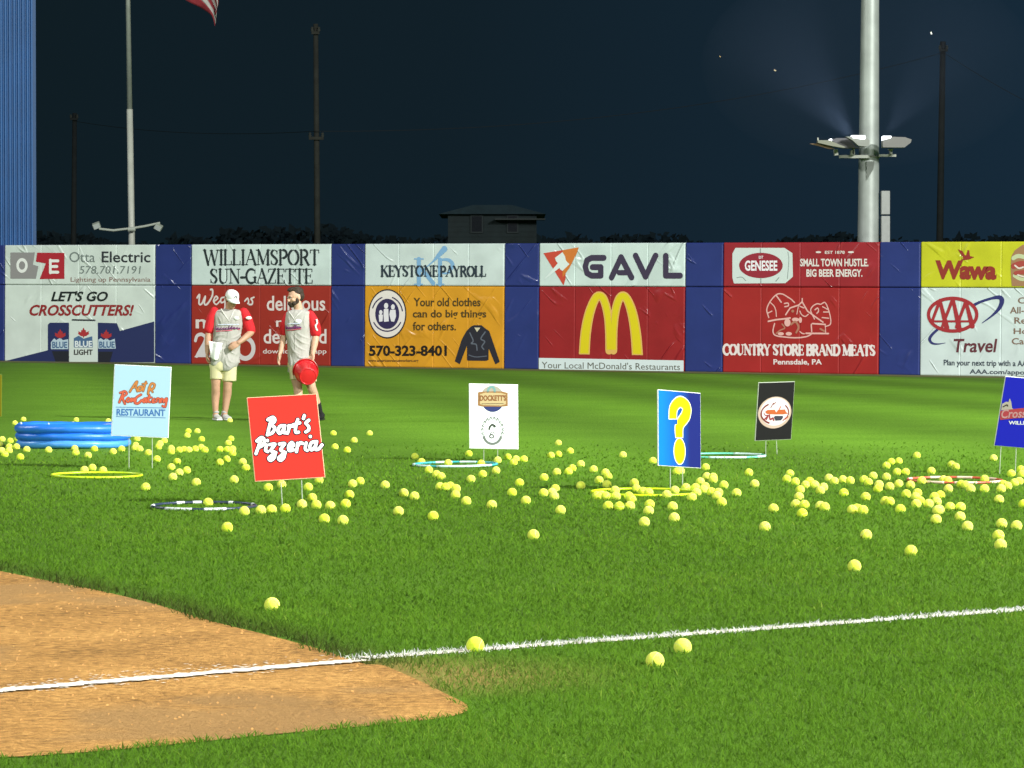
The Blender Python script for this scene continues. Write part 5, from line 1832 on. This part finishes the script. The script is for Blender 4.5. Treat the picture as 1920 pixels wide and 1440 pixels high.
for i in range(len(BALLS)):
    o = bpy.data.objects.new('tennis_ball', ball_me)
    col.objects.link(o)
    o.location = (pos[i][0], pos[i][1], zc(pos[i][1]))
    o.rotation_euler = (random.uniform(0, 6.3), random.uniform(0, 6.3), random.uniform(0, 6.3))
    tag(o, BLAB[i], 'tennis ball', 'yellow balls scattered on the grass')

# ------------------------------------------------------------------ the two men
PY = at(418, 788).y
def remesh(mb, name, m, parent, vox=.007, smooth_it=2, wrinkle=0.0, wscale=(9, 9, 5), seed=0, shrink=0.0):
    me_ = mb.mesh('tmp')
    b = bmesh.new()
    b.from_mesh(me_)
    bmesh.ops.recalc_face_normals(b, faces=b.faces[:])
    b.to_mesh(me_)
    b.free()
    o_ = bpy.data.objects.new('tmp', me_)
    col.objects.link(o_)
    md = o_.modifiers.new('r', 'REMESH')
    md.mode = 'VOXEL'
    md.voxel_size = vox
    sm = o_.modifiers.new('s', 'SMOOTH')
    sm.factor = .5
    sm.iterations = smooth_it
    dg = bpy.context.evaluated_depsgraph_get()
    out = bpy.data.meshes.new_from_object(o_.evaluated_get(dg))
    bpy.data.objects.remove(o_)
    bpy.data.meshes.remove(me_)
    out.name = name
    if wrinkle:
        nr = [v.normal.copy() for v in out.vertices]
        for v, q in zip(out.vertices, nr):
            c_ = v.co
            f_ = noise.noise((c_.x * wscale[0] + seed, c_.y * wscale[1], c_.z * wscale[2] + c_.x * 5)) + .6 * noise.noise((c_.x * 22 + seed, c_.y * 22, c_.z * 14 - c_.x * 12))
            v.co = c_ + q * wrinkle * f_
    out.materials.clear()
    return link_obj(name, out, parent, m, None, True)

def folds(mb, curves, r=.013):
    """raised folds of cloth: soft ridges laid on the front of a garment before it is remeshed"""
    tr = BVHTree.FromPolygons([Vector(v) for v in mb.v], mb.f)
    for L in curves:
        P_ = []
        for x, z in spline(L, 5):
            h = tr.ray_cast(Vector((x, -1, z)), Vector((0, 1, 0)))
            if h[0] is not None:
                P_.append(h[0] + Vector((0, .004, 0)))
        if len(P_) > 2:
            k = len(P_)
            mb.tube(P_, [r * (.35 + .65 * math.sin(math.pi * (i + .5) / k)) for i in range(k)], 8)

def limb(mb, pts, rad, n=14, sub=5):
    P_ = spline(pts, sub)
    r_ = np.interp(np.linspace(0, 1, len(P_)), np.linspace(0, 1, len(rad)), rad)
    mb.tube(P_, list(r_), n)
    mb.ell(P_[0], (r_[0],) * 3, 12, 8)
    mb.ell(P_[-1], (r_[-1],) * 3, 12, 8)
    return mb

def loft(mb, rings, n=24, sub=4):
    """rings: (x, y, z, half width, half depth)"""
    R_ = spline(rings, sub)
    vs, fs = [], []
    for x, y, z, a, b in R_:
        for j in range(n):
            q = 2 * math.pi * j / n
            c_, s_ = math.cos(q), math.sin(q)
            vs.append((x + a * math.copysign(abs(c_) ** .82, c_), y + b * math.copysign(abs(s_) ** .9, s_), z))
    for i in range(len(R_) - 1):
        for j in range(n):
            fs.append((i * n + j, i * n + (j + 1) % n, (i + 1) * n + (j + 1) % n, (i + 1) * n + j))
    fs.append(tuple(range(n)))
    fs.append(tuple(reversed(range((len(R_) - 1) * n, len(R_) * n))))
    return mb.add(vs, fs)

def hand(mb, wrist, tip, palm_n, side, curl=.3, s=1.0):
    """palm and five fingers; wrist -> knuckles along (tip - wrist), palm_n the palm's facing, side where the thumb is"""
    wrist, tip = Vector(wrist), Vector(tip)
    d_ = (tip - wrist).normalized()
    pn = (Vector(palm_n) - d_ * Vector(palm_n).dot(d_)).normalized()
    sd = d_.cross(pn).normalized()
    if sd.dot(Vector(side)) < 0:
        sd = -sd
    L = .085 * s
    kn = wrist + d_ * L
    for k, w_ in enumerate((.028, .010, -.009, -.027)):
        limb(mb, [wrist + sd * w_ * .6 * s, wrist + sd * w_ * s + d_ * L * .5, kn + sd * w_ * s], [.014 * s, .015 * s, .0115 * s], 10, 3)
    for k, (w_, fl_) in enumerate(((.029, .068), (.010, .078), (-.010, .072), (-.028, .056))):
        p0 = kn + sd * w_ * s
        a1 = curl * .6
        d1 = (d_ * math.cos(a1) + pn * math.sin(a1))
        d2 = (d_ * math.cos(a1 + curl) + pn * math.sin(a1 + curl))
        d3 = (d_ * math.cos(a1 + 2 * curl) + pn * math.sin(a1 + 2 * curl))
        p1 = p0 + d1 * fl_ * .45 * s
        p2 = p1 + d2 * fl_ * .32 * s
        p3 = p2 + d3 * fl_ * .26 * s
        limb(mb, [p0, p1, p2, p3], [.0105 * s, .0095 * s, .009 * s, .0075 * s], 8, 2)
    t0 = wrist + sd * .018 * s + d_ * .02 * s
    t1 = wrist + sd * .042 * s + d_ * .05 * s + pn * .012 * s
    t2 = t1 + (d_ * .9 + sd * .25 + pn * .35).normalized() * .032 * s
    t3 = t2 + (d_ * .95 + pn * .5).normalized() * .026 * s
    limb(mb, [t0, t1, t2, t3], [.014 * s, .012 * s, .0105 * s, .009 * s], 8, 2)

SKIN_A = mat('skin_tanned', (.50, .29, .185, 1), .5, spec=.35, vary=.08, scale=14)
SKIN_B = mat('skin_fair', (.60, .37, .25, 1), .5, spec=.35, vary=.08, scale=14)
JER = mat('jersey_grey', (.42, .41, .375, 1), .85, spec=.2, vary=.07, scale=7)
RED = mat('jersey_red', (.62, .022, .03, 1), .8, spec=.2, vary=.08, scale=9)
SHO = mat('shorts_cream', (.66, .61, .36, 1), .85, spec=.2, vary=.06, scale=9)
WHI = mat('cotton_white', (.82, .83, .82, 1), .85, spec=.2)
PUR = mat('jersey_lettering', (.16, .03, .14, 1), .8)
NAV = mat('jersey_piping', (.03, .05, .22, 1), .8)
DARK = mat('dark_detail', (.02, .018, .016, 1), .7)
EYEW = mat('eye_white', (.7, .7, .68, 1), .3)

def head(mb, c, M, s=1.0):
    """skull, jaw, nose, ears in the frame M (face looks along -y of M)"""
    T = lambda x, y, z: Vector(c) + M @ Vector((x * s, y * s, z * s))
    E = lambda x, y, z, a, b, d_: mb.ell(T(x, y, z), (a * s, b * s, d_ * s), 20, 14, M) if False else mb.add([Vector(c) + M @ (Vector((x, y, z)) * s + Vector(q) * s) for q in MB().ell((0, 0, 0), (a, b, d_), 20, 14).v], MB().ell((0, 0, 0), (a, b, d_), 20, 14).f)
    E(0, .012, .03, .076, .096, .092)
    E(0, -.022, -.035, .060, .064, .078)
    E(0, -.055, -.085, .034, .030, .030)
    E(0, -.097, -.018, .012, .018, .024)
    E(0, -.103, -.030, .016, .013, .012)
    E(0, -.082, .022, .052, .016, .012)
    E(0, -.088, -.060, .024, .010, .007)
    for sg in (-1, 1):
        E(sg * .077, .014, -.004, .010, .022, .032)
        E(sg * .042, -.058, -.022, .022, .022, .02)
    return T

def face_bits(par, T, M, brow=True):
    for sg in (-1, 1):
        e_ = MB().ell(T(sg * .031, -.083, .004), (.009, .006, .005), 10, 8).build('eye', EYEW, par, smooth=True)
        MB().ell(T(sg * .031, -.0895, .004), (.005, .004, .006), 8, 6).build('iris', DARK, e_, smooth=True)
        if brow:
            MB().tube([T(sg * .014, -.097, .021), T(sg * .034, -.093, .026), T(sg * .052, -.080, .020)], .0045, 6).build('eyebrow', DARK, par)
    MB().tube([T(-.022, -.090, -.060), T(0, -.0985, -.0615), T(.022, -.090, -.060)], .0035, 6).build('mouth', mat('lips', (.33, .12, .09, 1), .5), par)

def shoe(par, name, ankle, toe_dir, m_, sole, s=1.0, tilt=0.0):
    r_ = MB()
    d_ = Vector((toe_dir[0], toe_dir[1], 0)).normalized()
    sd = Vector((-d_.y, d_.x, 0))
    a = Vector((ankle[0], ankle[1], 0))
    def P(f_, w_, z):
        q = a + d_ * f_ * s + sd * w_ * s
        z2 = z * s + tilt * (f_ + .0)
        return Vector((q.x, q.y, z2 + ankle[2]))
    L = [(-.075, .030, .030, .085), (-.04, .036, .034, .10), (.02, .040, .036, .085), (.08, .046, .030, .06), (.14, .046, .025, .048), (.185, .034, .021, .036)]
    vs, fs = [], []
    n = 14
    for (f_, w_, hz, top) in L:
        for j in range(n):
            q = 2 * math.pi * j / n
            z = .012 + (top - .012) * (.5 + .5 * math.sin(q))
            vs.append(P(f_, w_ * math.cos(q), z))
    for i in range(len(L) - 1):
        for j in range(n):
            fs.append((i * n + j, i * n + (j + 1) % n, (i + 1) * n + (j + 1) % n, (i + 1) * n + j))
    fs += [tuple(range(n)), tuple(range((len(L) - 1) * n, len(L) * n))]
    r_.add(vs, fs)
    o_ = remesh(r_, name, m_, par, .006, 2)
    s2 = MB()
    out = [P(f_, sg * w_ * 1.06, 0) for sg, seq in ((1, L), (-1, L[::-1])) for (f_, w_, _, _) in seq]
    k = len(out)
    s2.add(out + [q + Vector((0, 0, .018)) for q in out], [tuple(range(k)), tuple(reversed(range(k, 2 * k)))] + [(i, (i + 1) % k, k + (i + 1) % k, k + i) for i in range(k)])
    s2.build('sole', sole, o_)
    return o_

def on_front(tree, pts, lift=.010):
    out = []
    for x, z in pts:
        h = tree.ray_cast(Vector((x, -1, z)), Vector((0, 1, 0)))
        out.append(h[0] + Vector((0, -lift, 0)) if h[0] is not None else Vector((x, -.1, z)))
    return out

def tree_of(o_):
    me_ = o_.data
    return BVHTree.FromPolygons([v.co.copy() for v in me_.vertices], [tuple(p.vertices) for p in me_.polygons])

def wordmark(par, tree, x0, x1, z, drop):
    """scribbled club script across the chest with a tail under it"""
    w_ = x1 - x0
    mb = MB()
    cz = lambda t_: z - drop * t_ * 0 + .012 * t_
    for k in range(9):
        a = x0 + w_ * (k + .1) / 9
        hh = .045 if k in (0, 5, 6) else .026
        L = [(a + w_ * .02, cz(k / 9) + hh), (a, cz(k / 9) + hh * .4), (a + w_ * .03, cz(k / 9)), (a + w_ * .08, cz(k / 9) + hh * .5), (a + w_ * .10, cz(k / 9) + .002)]
        mb.tube(on_front(tree, spline(L, 3)), .0055, 6)
    mb.build('chest_lettering', PUR, par)
    MB().tube(on_front(tree, [(x0 + .01, z - .02), (x0 + w_ * .5, z - .012), (x1, z + .004)]), .007, 6).build('chest_swash', mat('jersey_swash', (.55, .10, .16, 1), .8), par)
    MB().tube(on_front(tree, [(x0 + w_ * .12, z + .062), (x0 + w_ * .5, z + .066), (x1 - .01, z + .068)]), .006, 6).build('chest_stripe', mat('jersey_stripe', (.62, .68, .85, 1), .8), par)

# ---- man in the white cap
ZX = lambda cx: (lambda zx, zy, y=0.0: Vector(((zx - cx) / 786, y, (1376 - zy) / 786)))
L_ = ZX(256)
A_ = empty('person', Vector((at(418, 788).x, PY, ground_z(0, PY))))
tag(A_, 'man in white cap, grey and red jersey and cream shorts, head bowed, holding white cloth', 'person')
hc = L_(350, 165, -.05)
HM = Matrix.Rotation(.55, 3, 'Z') @ Matrix.Rotation(.42, 3, 'X')
b_ = MB()
T = head(b_, hc, HM, .97)
limb(b_, [L_(318, 300, .01), L_(325, 255, -.005), L_(335, 215, -.02)], [.062, .054, .055])
def L5(zx, zy, hw, hd, y=0.0):
    p = L_(zx, zy, y)
    return (p.x, p.y, p.z, hw, hd)
loft(b_, [L5(318, 268, .06, .05), L5(316, 300, .155, .085), L5(312, 380, .165, .105), L5(300, 480, .155, .10), L5(285, 600, .145, .095), L5(270, 720, .155, .10), L5(262, 830, .15, .10), L5(258, 880, .08, .08)])
limb(b_, [L_(175, 300), L_(135, 400), L_(118, 490, -.01), L_(108, 590, -.03), L_(104, 700, -.05)], [.058, .050, .043, .040, .027])
limb(b_, [L_(462, 305), L_(505, 390, .01), L_(545, 478, .0), L_(490, 545, -.10), L_(425, 598, -.17)], [.058, .050, .044, .041, .028])
hand(b_, L_(104, 700, -.05), L_(106, 770, -.06), (1, -.2, 0), (0, -1, 0), .55)
hand(b_, L_(425, 598, -.17), L_(365, 640, -.19), (-.3, .9, -.3), (0, -.2, 1), .45)
limb(b_, [L_(200, 800), L_(190, 920, -.01), L_(186, 1035, -.015), L_(184, 1110, .01), L_(180, 1200, .01), L_(182, 1300, .005), L_(185, 1340, .0)], [.088, .073, .055, .056, .046, .034, .038])
limb(b_, [L_(325, 800), L_(312, 920, -.01), L_(304, 1035, -.015), L_(298, 1110, .01), L_(288, 1200, .01), L_(276, 1300, .005), L_(274, 1340, 0)], [.088, .073, .055, .057, .046, .034, .038])
body = remesh(b_, 'body', SKIN_A, A_, .0065, 2)
face_bits(A_, T, HM)
# short hair under the cap
hr = MB()
E2 = lambda mb, T_, M_, x, y, z, a, b, d_: mb.add([T_(x, y, z) + M_ @ Vector(q) for q in MB().ell((0, 0, 0), (a, b, d_), 20, 12).v], MB().ell((0, 0, 0), (a, b, d_), 20, 12).f)
E2(hr, T, HM, 0, .035, .0, .0795, .080, .062)
hr.build('hair', mat('brown_hair', (.06, .04, .025, 1), .8), A_, smooth=True)
# cap: crown panels and a curved brim
cp = MB()
cv, cf = [], []
n = 28
rows = [(0, 1.0), (.25, .995), (.5, .93), (.75, .74), (.92, .42), (1, .02)]
for t_, r_ in rows:
    for j in range(n):
        q = 2 * math.pi * j / n
        cv.append(T(.086 * r_ * math.cos(q), .006 + .106 * r_ * math.sin(q), .028 + .098 * t_ + .004 * math.cos(6 * q) * r_))
for i in range(len(rows) - 1):
    for j in range(n):
        cf.append((i * n + j, i * n + (j + 1) % n, (i + 1) * n + (j + 1) % n, (i + 1) * n + j))
cp.add(cv, cf)
cap = cp.build('cap', WHI, A_, smooth=True)
br = MB()
bv, bf = [], []
for j in range(13):
    q = math.pi + math.pi * j / 12
    x, y = math.cos(q), math.sin(q)
    for k, rr_ in enumerate((0, .5, 1)):
        bv.append(T(.084 * x * (1 - .12 * rr_), .0 + .1 * y - .085 * rr_ * max(0, -y) ** .7, .032 - .012 * rr_ - .022 * rr_ * x * x * 1.0 - .010 * x * x))
for j in range(12):
    for k in range(2):
        bf.append((j * 3 + k, j * 3 + k + 1, (j + 1) * 3 + k + 1, (j + 1) * 3 + k))
o = br.add(bv, bf).build('brim', WHI, cap, smooth=True)
sd_ = o.modifiers.new('t', 'SOLIDIFY')
sd_.thickness = .006
lg = MB()
lg.tube([T(-.018, -.104, .058), T(-.012, -.100, .085), T(.004, -.096, .092), T(.016, -.1, .078), T(.014, -.104, .058)], .005, 6)
lg.build('cap_badge', mat('cap_badge', (.12, .12, .13, 1), .7), cap)
MB().ell(T(0, .006, .128), (.008, .008, .006), 10, 6).build('button', WHI, cap, smooth=True)
# jersey
j_ = MB()
loft(j_, [L5(322, 262, .078, .062), L5(318, 285, .165, .092), L5(314, 320, .188, .110), L5(312, 390, .190, .126), L5(302, 480, .182, .122), L5(290, 580, .180, .120), L5(278, 680, .185, .122), L5(272, 760, .188, .126), L5(278, 800, .186, .124)])
loft(j_, [L5(290, 700, .14, .118), L5(312, 790, .13, .122, -.01), L5(306, 850, .105, .118, -.015), L5(296, 885, .07, .10, -.015)])
loft(j_, [L5(220, 700, .10, .11), L5(195, 790, .085, .115), L5(190, 830, .07, .10)])
zx = lambda *L: [((a - 256) / 786, (1376 - b) / 786) for a, b in L]
folds(j_, [zx((170, 560), (220, 530), (290, 520)), zx((175, 600), (240, 570), (330, 580)), zx((440, 500), (400, 540), (340, 560)), zx((445, 540), (420, 590), (350, 640)), zx((300, 600), (330, 680), (400, 720)),
           zx((265, 640), (270, 720), (250, 790)), zx((310, 700), (330, 780), (380, 800)), zx((290, 740), (300, 810), (340, 850)), zx((210, 330), (240, 380), (250, 430)), zx((420, 320), (400, 370), (395, 430)), zx((180, 660), (215, 690), (240, 740))])
jersey = remesh(j_, 'jersey', JER, A_, .007, 2, .010, (7, 7, 5), seed=3)
jt = tree_of(jersey)
for pts_, rd in (([L_(172, 288), L_(150, 350), L_(134, 420), L_(122, 466, -.005)], [.060, .070, .073, .070]), ([L_(462, 292), L_(486, 350, .005), L_(510, 420, .008), L_(528, 470, .004)], [.060, .070, .073, .070])):
    s_ = MB()
    limb(s_, pts_, rd)
    sl = remesh(s_, 'sleeve', RED, A_, .008, 2, .006, seed=9)
MB().ell(L_(520, 352, -.085), (.04, .012, .022), 12, 8).build('sleeve_patch', WHI, A_, smooth=True)
MB().tube(on_front(jt, [((245 - 256) / 786, (1376 - 262) / 786), ((285 - 256) / 786, (1376 - 325) / 786), ((325 - 256) / 786, (1376 - 385) / 786), ((352 - 256) / 786, (1376 - 330) / 786), ((378 - 256) / 786, (1376 - 270) / 786)], .003), .008, 6).build('collar', mat('collar_grey', (.58, .57, .53, 1), .85), A_)
MB().tube(on_front(jt, [((322 - 256) / 786, (1376 - 400) / 786), ((310 - 256) / 786, (1376 - 520) / 786), ((300 - 256) / 786, (1376 - 660) / 786)], .0), .004, 6).build('placket', mat('placket_grey', (.36, .35, .32, 1), .85), A_)
wordmark(A_, jt, (188 - 256) / 786, (432 - 256) / 786, (1376 - 470) / 786, .0)
q_ = on_front(jt, [((400 - 256) / 786, (1376 - 355) / 786)])[0]
MB().ell(q_, (.036, .012, .024), 12, 8).build('chest_patch', WHI, A_, smooth=True)
# shorts, one mesh
s_ = MB()
loft(s_, [L5(262, 720, .172, .112), L5(262, 800, .176, .118), L5(260, 850, .172, .115), L5(258, 880, .12, .10)])
loft(s_, [L5(200, 800, .092, .108), L5(194, 880, .084, .100), L5(192, 963, .080, .092)])
loft(s_, [L5(325, 800, .095, .108), L5(322, 890, .088, .102), L5(320, 985, .088, .094)])
shorts = remesh(s_, 'shorts', SHO, A_, .008, 2, .005, seed=5)
# white cloth hanging from his hand
cl = empty('white_cloth', A_.location + L_(128, 640, -.12))
tag(cl, 'white cloth hanging from the capped man\'s lowered hand', 'cloth')
V, Fc = [], []
gx, gz = 12, 14
for i in range(gx + 1):
    for j in range(gz + 1):
        u_, v_ = i / gx, j / gz
        top = 585 + 18 * u_
        bot = (745 + 30 * math.sin(u_ * 3.0)) if u_ < .68 else 775 - (u_ - .68) * 380
        zx = 128 + 138 * u_ * (1 - .22 * v_) + 14 * v_
        zy = top + (bot - top) * v_
        p = L_(zx, zy, -.155 + .022 * math.sin(u_ * 7 + v_ * 2) + .012 * math.sin(v_ * 6 + u_ * 3)) - L_(128, 640, -.12)
        V.append(p)
for i in range(gx):
    for j in range(gz):
        k = i * (gz + 1) + j
        Fc.append((k, k + 1, k + gz + 2, k + gz + 1))
o = MB().add(V, Fc).build('cloth', WHI, cl, smooth=True)
o.modifiers.new('t', 'SOLIDIFY').thickness = .008
SNK = mat('grey_sneaker', (.46, .47, .44, 1), .7, vary=.2, scale=30)
SOL = mat('sneaker_sole', (.70, .70, .66, 1), .6)
for zx, dr in ((186, (.35, -1)), (272, (.45, -1))):
    p = L_(zx, 1376)
    sh_ = shoe(A_, 'shoe', (p.x, p.y + .02, .006), dr, SNK, SOL)
    k = L_(zx, 1310)
    MB().tube([Vector((k.x, .010, .115)), Vector((k.x, .006, .09))], [.040, .040], 14).build('sock', mat('grey_sock', (.42, .42, .40, 1), .9), A_, smooth=True)

# ---- bearded man with the red bucket
R_ = ZX(1040)
B_ = empty('person', Vector((at(565, 788).x, PY - .1, ground_z(0, PY))))
tag(B_, 'bearded man in grey and red jersey walking with a red bucket, looking left', 'person')
def R5(zx, zy, hw, hd, y=0.0):
    p = R_(zx, zy, y)
    return (p.x, p.y, p.z, hw, hd)
hc = R_(985, 150, -.02)
HM = Matrix.Rotation(-1.0, 3, 'Z') @ Matrix.Rotation(.14, 3, 'X')
b_ = MB()
T = head(b_, hc, HM, 1.0)
limb(b_, [R_(1020, 310, .01), R_(1015, 262, .005), R_(1005, 210, -.005)], [.066, .056, .057])
loft(b_, [R5(1020, 270, .062, .055), R5(1020, 305, .150, .088), R5(1012, 400, .150, .11), R5(1015, 500, .138, .108), R5(1022, 620, .128, .10), R5(1028, 740, .135, .105), R5(1028, 830, .14, .108), R5(1026, 890, .08, .08)])
limb(b_, [R_(1130, 335, -.01), R_(1170, 430, -.01), R_(1190, 515, -.01), R_(1180, 610, -.05), R_(1162, 712, -.09)], [.060, .052, .046, .043, .029])
limb(b_, [R_(912, 345, .02), R_(885, 440, .03), R_(874, 520, .04), R_(856, 610, .0), R_(836, 702, -.04)], [.058, .050, .044, .041, .027])
hand(b_, R_(1162, 712, -.09), R_(1145, 790, -.11), (-.5, -.8, 0), (-.8, .3, 0), .75)
hand(b_, R_(836, 702, -.04), R_(818, 790, -.07), (.9, -.2, .2), (.2, -1, 0), .25)
limb(b_, [R_(1082, 820), R_(1118, 930, -.06), R_(1150, 1040, -.09), R_(1172, 1110, -.04), R_(1196, 1190, .02), R_(1224, 1290, .08), R_(1234, 1335, .10)], [.092, .078, .058, .057, .048, .034, .040])
limb(b_, [R_(982, 820), R_(1000, 940, -.08), R_(1018, 1045, -.17), R_(1024, 1120, -.19), R_(1030, 1200, -.22), R_(1036, 1300, -.26), R_(1038, 1340, -.27)], [.092, .078, .058, .057, .048, .034, .040])
body = remesh(b_, 'body', SKIN_B, B_, .0065, 2)
face_bits(B_, T, HM)
HAIR = mat('dark_brown_hair', (.038, .024, .015, 1), .75, vary=.3, scale=60, bump=.003, bscale=160)
h_ = MB()
for q in ((0, .036, .066, .081, .088, .076), (0, .058, .015, .078, .070, .075), (0, -.020, .112, .062, .062, .030), (0, -.066, .104, .048, .026, .020), (.03, .0, .124, .04, .05, .018)):
    E2(h_, T, HM, *q)
remesh(h_, 'hair', HAIR, B_, .007, 1, .004, (40, 40, 40))
h_ = MB()
E2(h_, T, HM, 0, -.064, -.092, .040, .034, .030)
E2(h_, T, HM, 0, -.094, -.048, .026, .010, .007)
for sg in (-1, 1):
    E2(h_, T, HM, sg * .045, -.045, -.066, .024, .034, .032)
    E2(h_, T, HM, sg * .066, -.008, -.040, .014, .022, .038)
    E2(h_, T, HM, sg * .028, -.088, -.066, .010, .012, .020)
remesh(h_, 'beard', HAIR, B_, .006, 1, .003, (50, 50, 50))
j_ = MB()
loft(j_, [R5(1022, 268, .082, .066), R5(1022, 292, .150, .098), R5(1018, 330, .165, .116), R5(1010, 420, .166, .132), R5(1014, 500, .158, .126), R5(1024, 600, .152, .122), R5(1030, 700, .152, .126), R5(1032, 780, .150, .128), R5(1020, 850, .135, .122), R5(1008, 895, .125, .118)])
zx = lambda *L: [((a - 1040) / 786, (1376 - b) / 786) for a, b in L]
folds(j_, [zx((960, 500), (1010, 560), (1070, 600), (1135, 615)), zx((1000, 490), (1050, 530), (1130, 560)), zx((945, 530), (990, 610), (1050, 660), (1110, 680)), zx((935, 600), (975, 680), (1040, 720)), zx((990, 700), (1040, 750), (1110, 740)),
           zx((930, 690), (950, 780), (945, 860)), zx((975, 760), (985, 830), (970, 890)), zx((1050, 780), (1090, 800), (1130, 780)), zx((1090, 330), (1075, 390), (1085, 450)), zx((920, 340), (935, 390), (930, 430))])
jersey = remesh(j_, 'jersey', JER, B_, .007, 2, .010, (7, 7, 5), seed=17)
jt = tree_of(jersey)
for pts_, rd in (([R_(1128, 322, -.01), R_(1160, 385, -.012), R_(1178, 440, -.012), R_(1190, 492, -.012)], [.062, .074, .077, .074]), ([R_(914, 335, .02), R_(892, 400, .028), R_(884, 440, .032), R_(876, 490, .036)], [.056, .064, .066, .062])):
    s_ = MB()
    limb(s_, pts_, rd)
    remesh(s_, 'sleeve', RED, B_, .008, 2, .006, seed=29)
MB().tube([R_(1200, 365, -.09), R_(1208, 400, -.085), R_(1190, 430, -.093), R_(1200, 465, -.085), R_(1210, 480, -.08)], .012, 8).build('sleeve_print', WHI, B_, smooth=True)
rx = lambda zx, zy: ((zx - 1040) / 786, (1376 - zy) / 786)
MB().tube(on_front(jt, [rx(925, 290), rx(950, 320), rx(980, 365), rx(1015, 325), rx(1060, 280)], .003), .008, 6).build('collar', mat('collar_grey', (.58, .57, .53, 1), .85), B_)
MB().tube(on_front(jt, [rx(978, 380), rx(985, 500), rx(990, 660)], .0), .004, 6).build('placket', mat('placket_grey', (.36, .35, .32, 1), .85), B_)
wordmark(B_, jt, rx(895, 0)[0], rx(1050, 0)[0], rx(0, 462)[1], 0)
q_ = on_front(jt, [rx(1022, 385)])[0]
MB().ell(q_, (.042, .012, .028), 12, 8).build('chest_patch', WHI, B_, smooth=True)
s_ = MB()
loft(s_, [R5(1028, 760, .140, .112), R5(1028, 830, .152, .120), R5(1028, 880, .13, .11)])
loft(s_, [R5(1078, 820, .096, .110), R5(1112, 910, .090, .104, -.05), R5(1134, 985, .088, .100, -.075)])
loft(s_, [R5(988, 820, .096, .110), R5(998, 900, .090, .104, -.06), R5(1006, 965, .088, .100, -.10)])
remesh(s_, 'shorts', SHO, B_, .008, 2, .005, seed=31)
BLK = mat('black_sock', (.012, .012, .012, 1), .9)
BSH = mat('black_shoe', (.014, .014, .014, 1), .55, vary=.2, scale=30)
for pts_ in ([R_(1203, 1212, .035), R_(1216, 1262, .062), R_(1228, 1312, .09), R_(1234, 1340, .10)], [R_(1031, 1212, -.225), R_(1034, 1262, -.245), R_(1037, 1312, -.262), R_(1038, 1340, -.27)]):
    s_ = MB()
    limb(s_, pts_, [.050, .043, .038, .043])
    remesh(s_, 'sock', BLK, B_, .006, 1)
for p, dr, tl in ((R_(1236, 1376, .10), (-.25, -1), 0.0), (R_(1036, 1376, -.27), (-.5, -1), .0)):
    shoe(B_, 'shoe', (p.x, p.y + .02, .006), dr, BSH, BSH, tilt=tl)

# red bucket hanging from his hand by the rim, its foot turned towards the camera
bk = empty('bucket', B_.location + R_(1110, 915, -.30))
tag(bk, 'bright red plastic bucket hanging from the bearded man\'s hand, tipped forward', 'bucket')
foot, mouth = R_(1132, 932, -.42) - R_(1110, 915, -.30), R_(1092, 880, -.13) - R_(1110, 915, -.30)
axv = (mouth - foot).normalized()
M = axv.to_track_quat('Z', 'Y').to_matrix()
hgt = (mouth - foot).length
rp1 = mat('red_plastic', (.62, .016, .022, 1), .3, spec=.5, vary=.08, scale=10)
bd = MB().lathe([(.001, .004), (.100, .0), (.112, .006), (.150, hgt - .01), (.158, hgt), (.164, hgt), (.164, hgt - .03), (.158, hgt - .03), (.156, hgt - .008), (.146, hgt - .006), (.108, .012), (.001, .010)], 40, M, foot).build('bucket_wall', rp1, bk)
autosmooth(bd, 35)
MB().ring(foot + axv * .001, .100, .006, 40, 8, M=M).build('foot_ring', rp1, bk, smooth=True)
MB().ring(foot + axv * hgt * .72, .1425, .005, 40, 8, M=M).build('rib', rp1, bk, smooth=True)
hp = [mouth + M @ Vector((.162 * math.cos(a), .162 * math.sin(a), 0)) * 1.0 + axv * (.06 * math.sin(a)) for a in [math.pi * k / 16 for k in range(17)]]
MB().tube(hp, .004, 8).build('handle', mat('white_handle', (.6, .58, .56, 1), .4), bk)
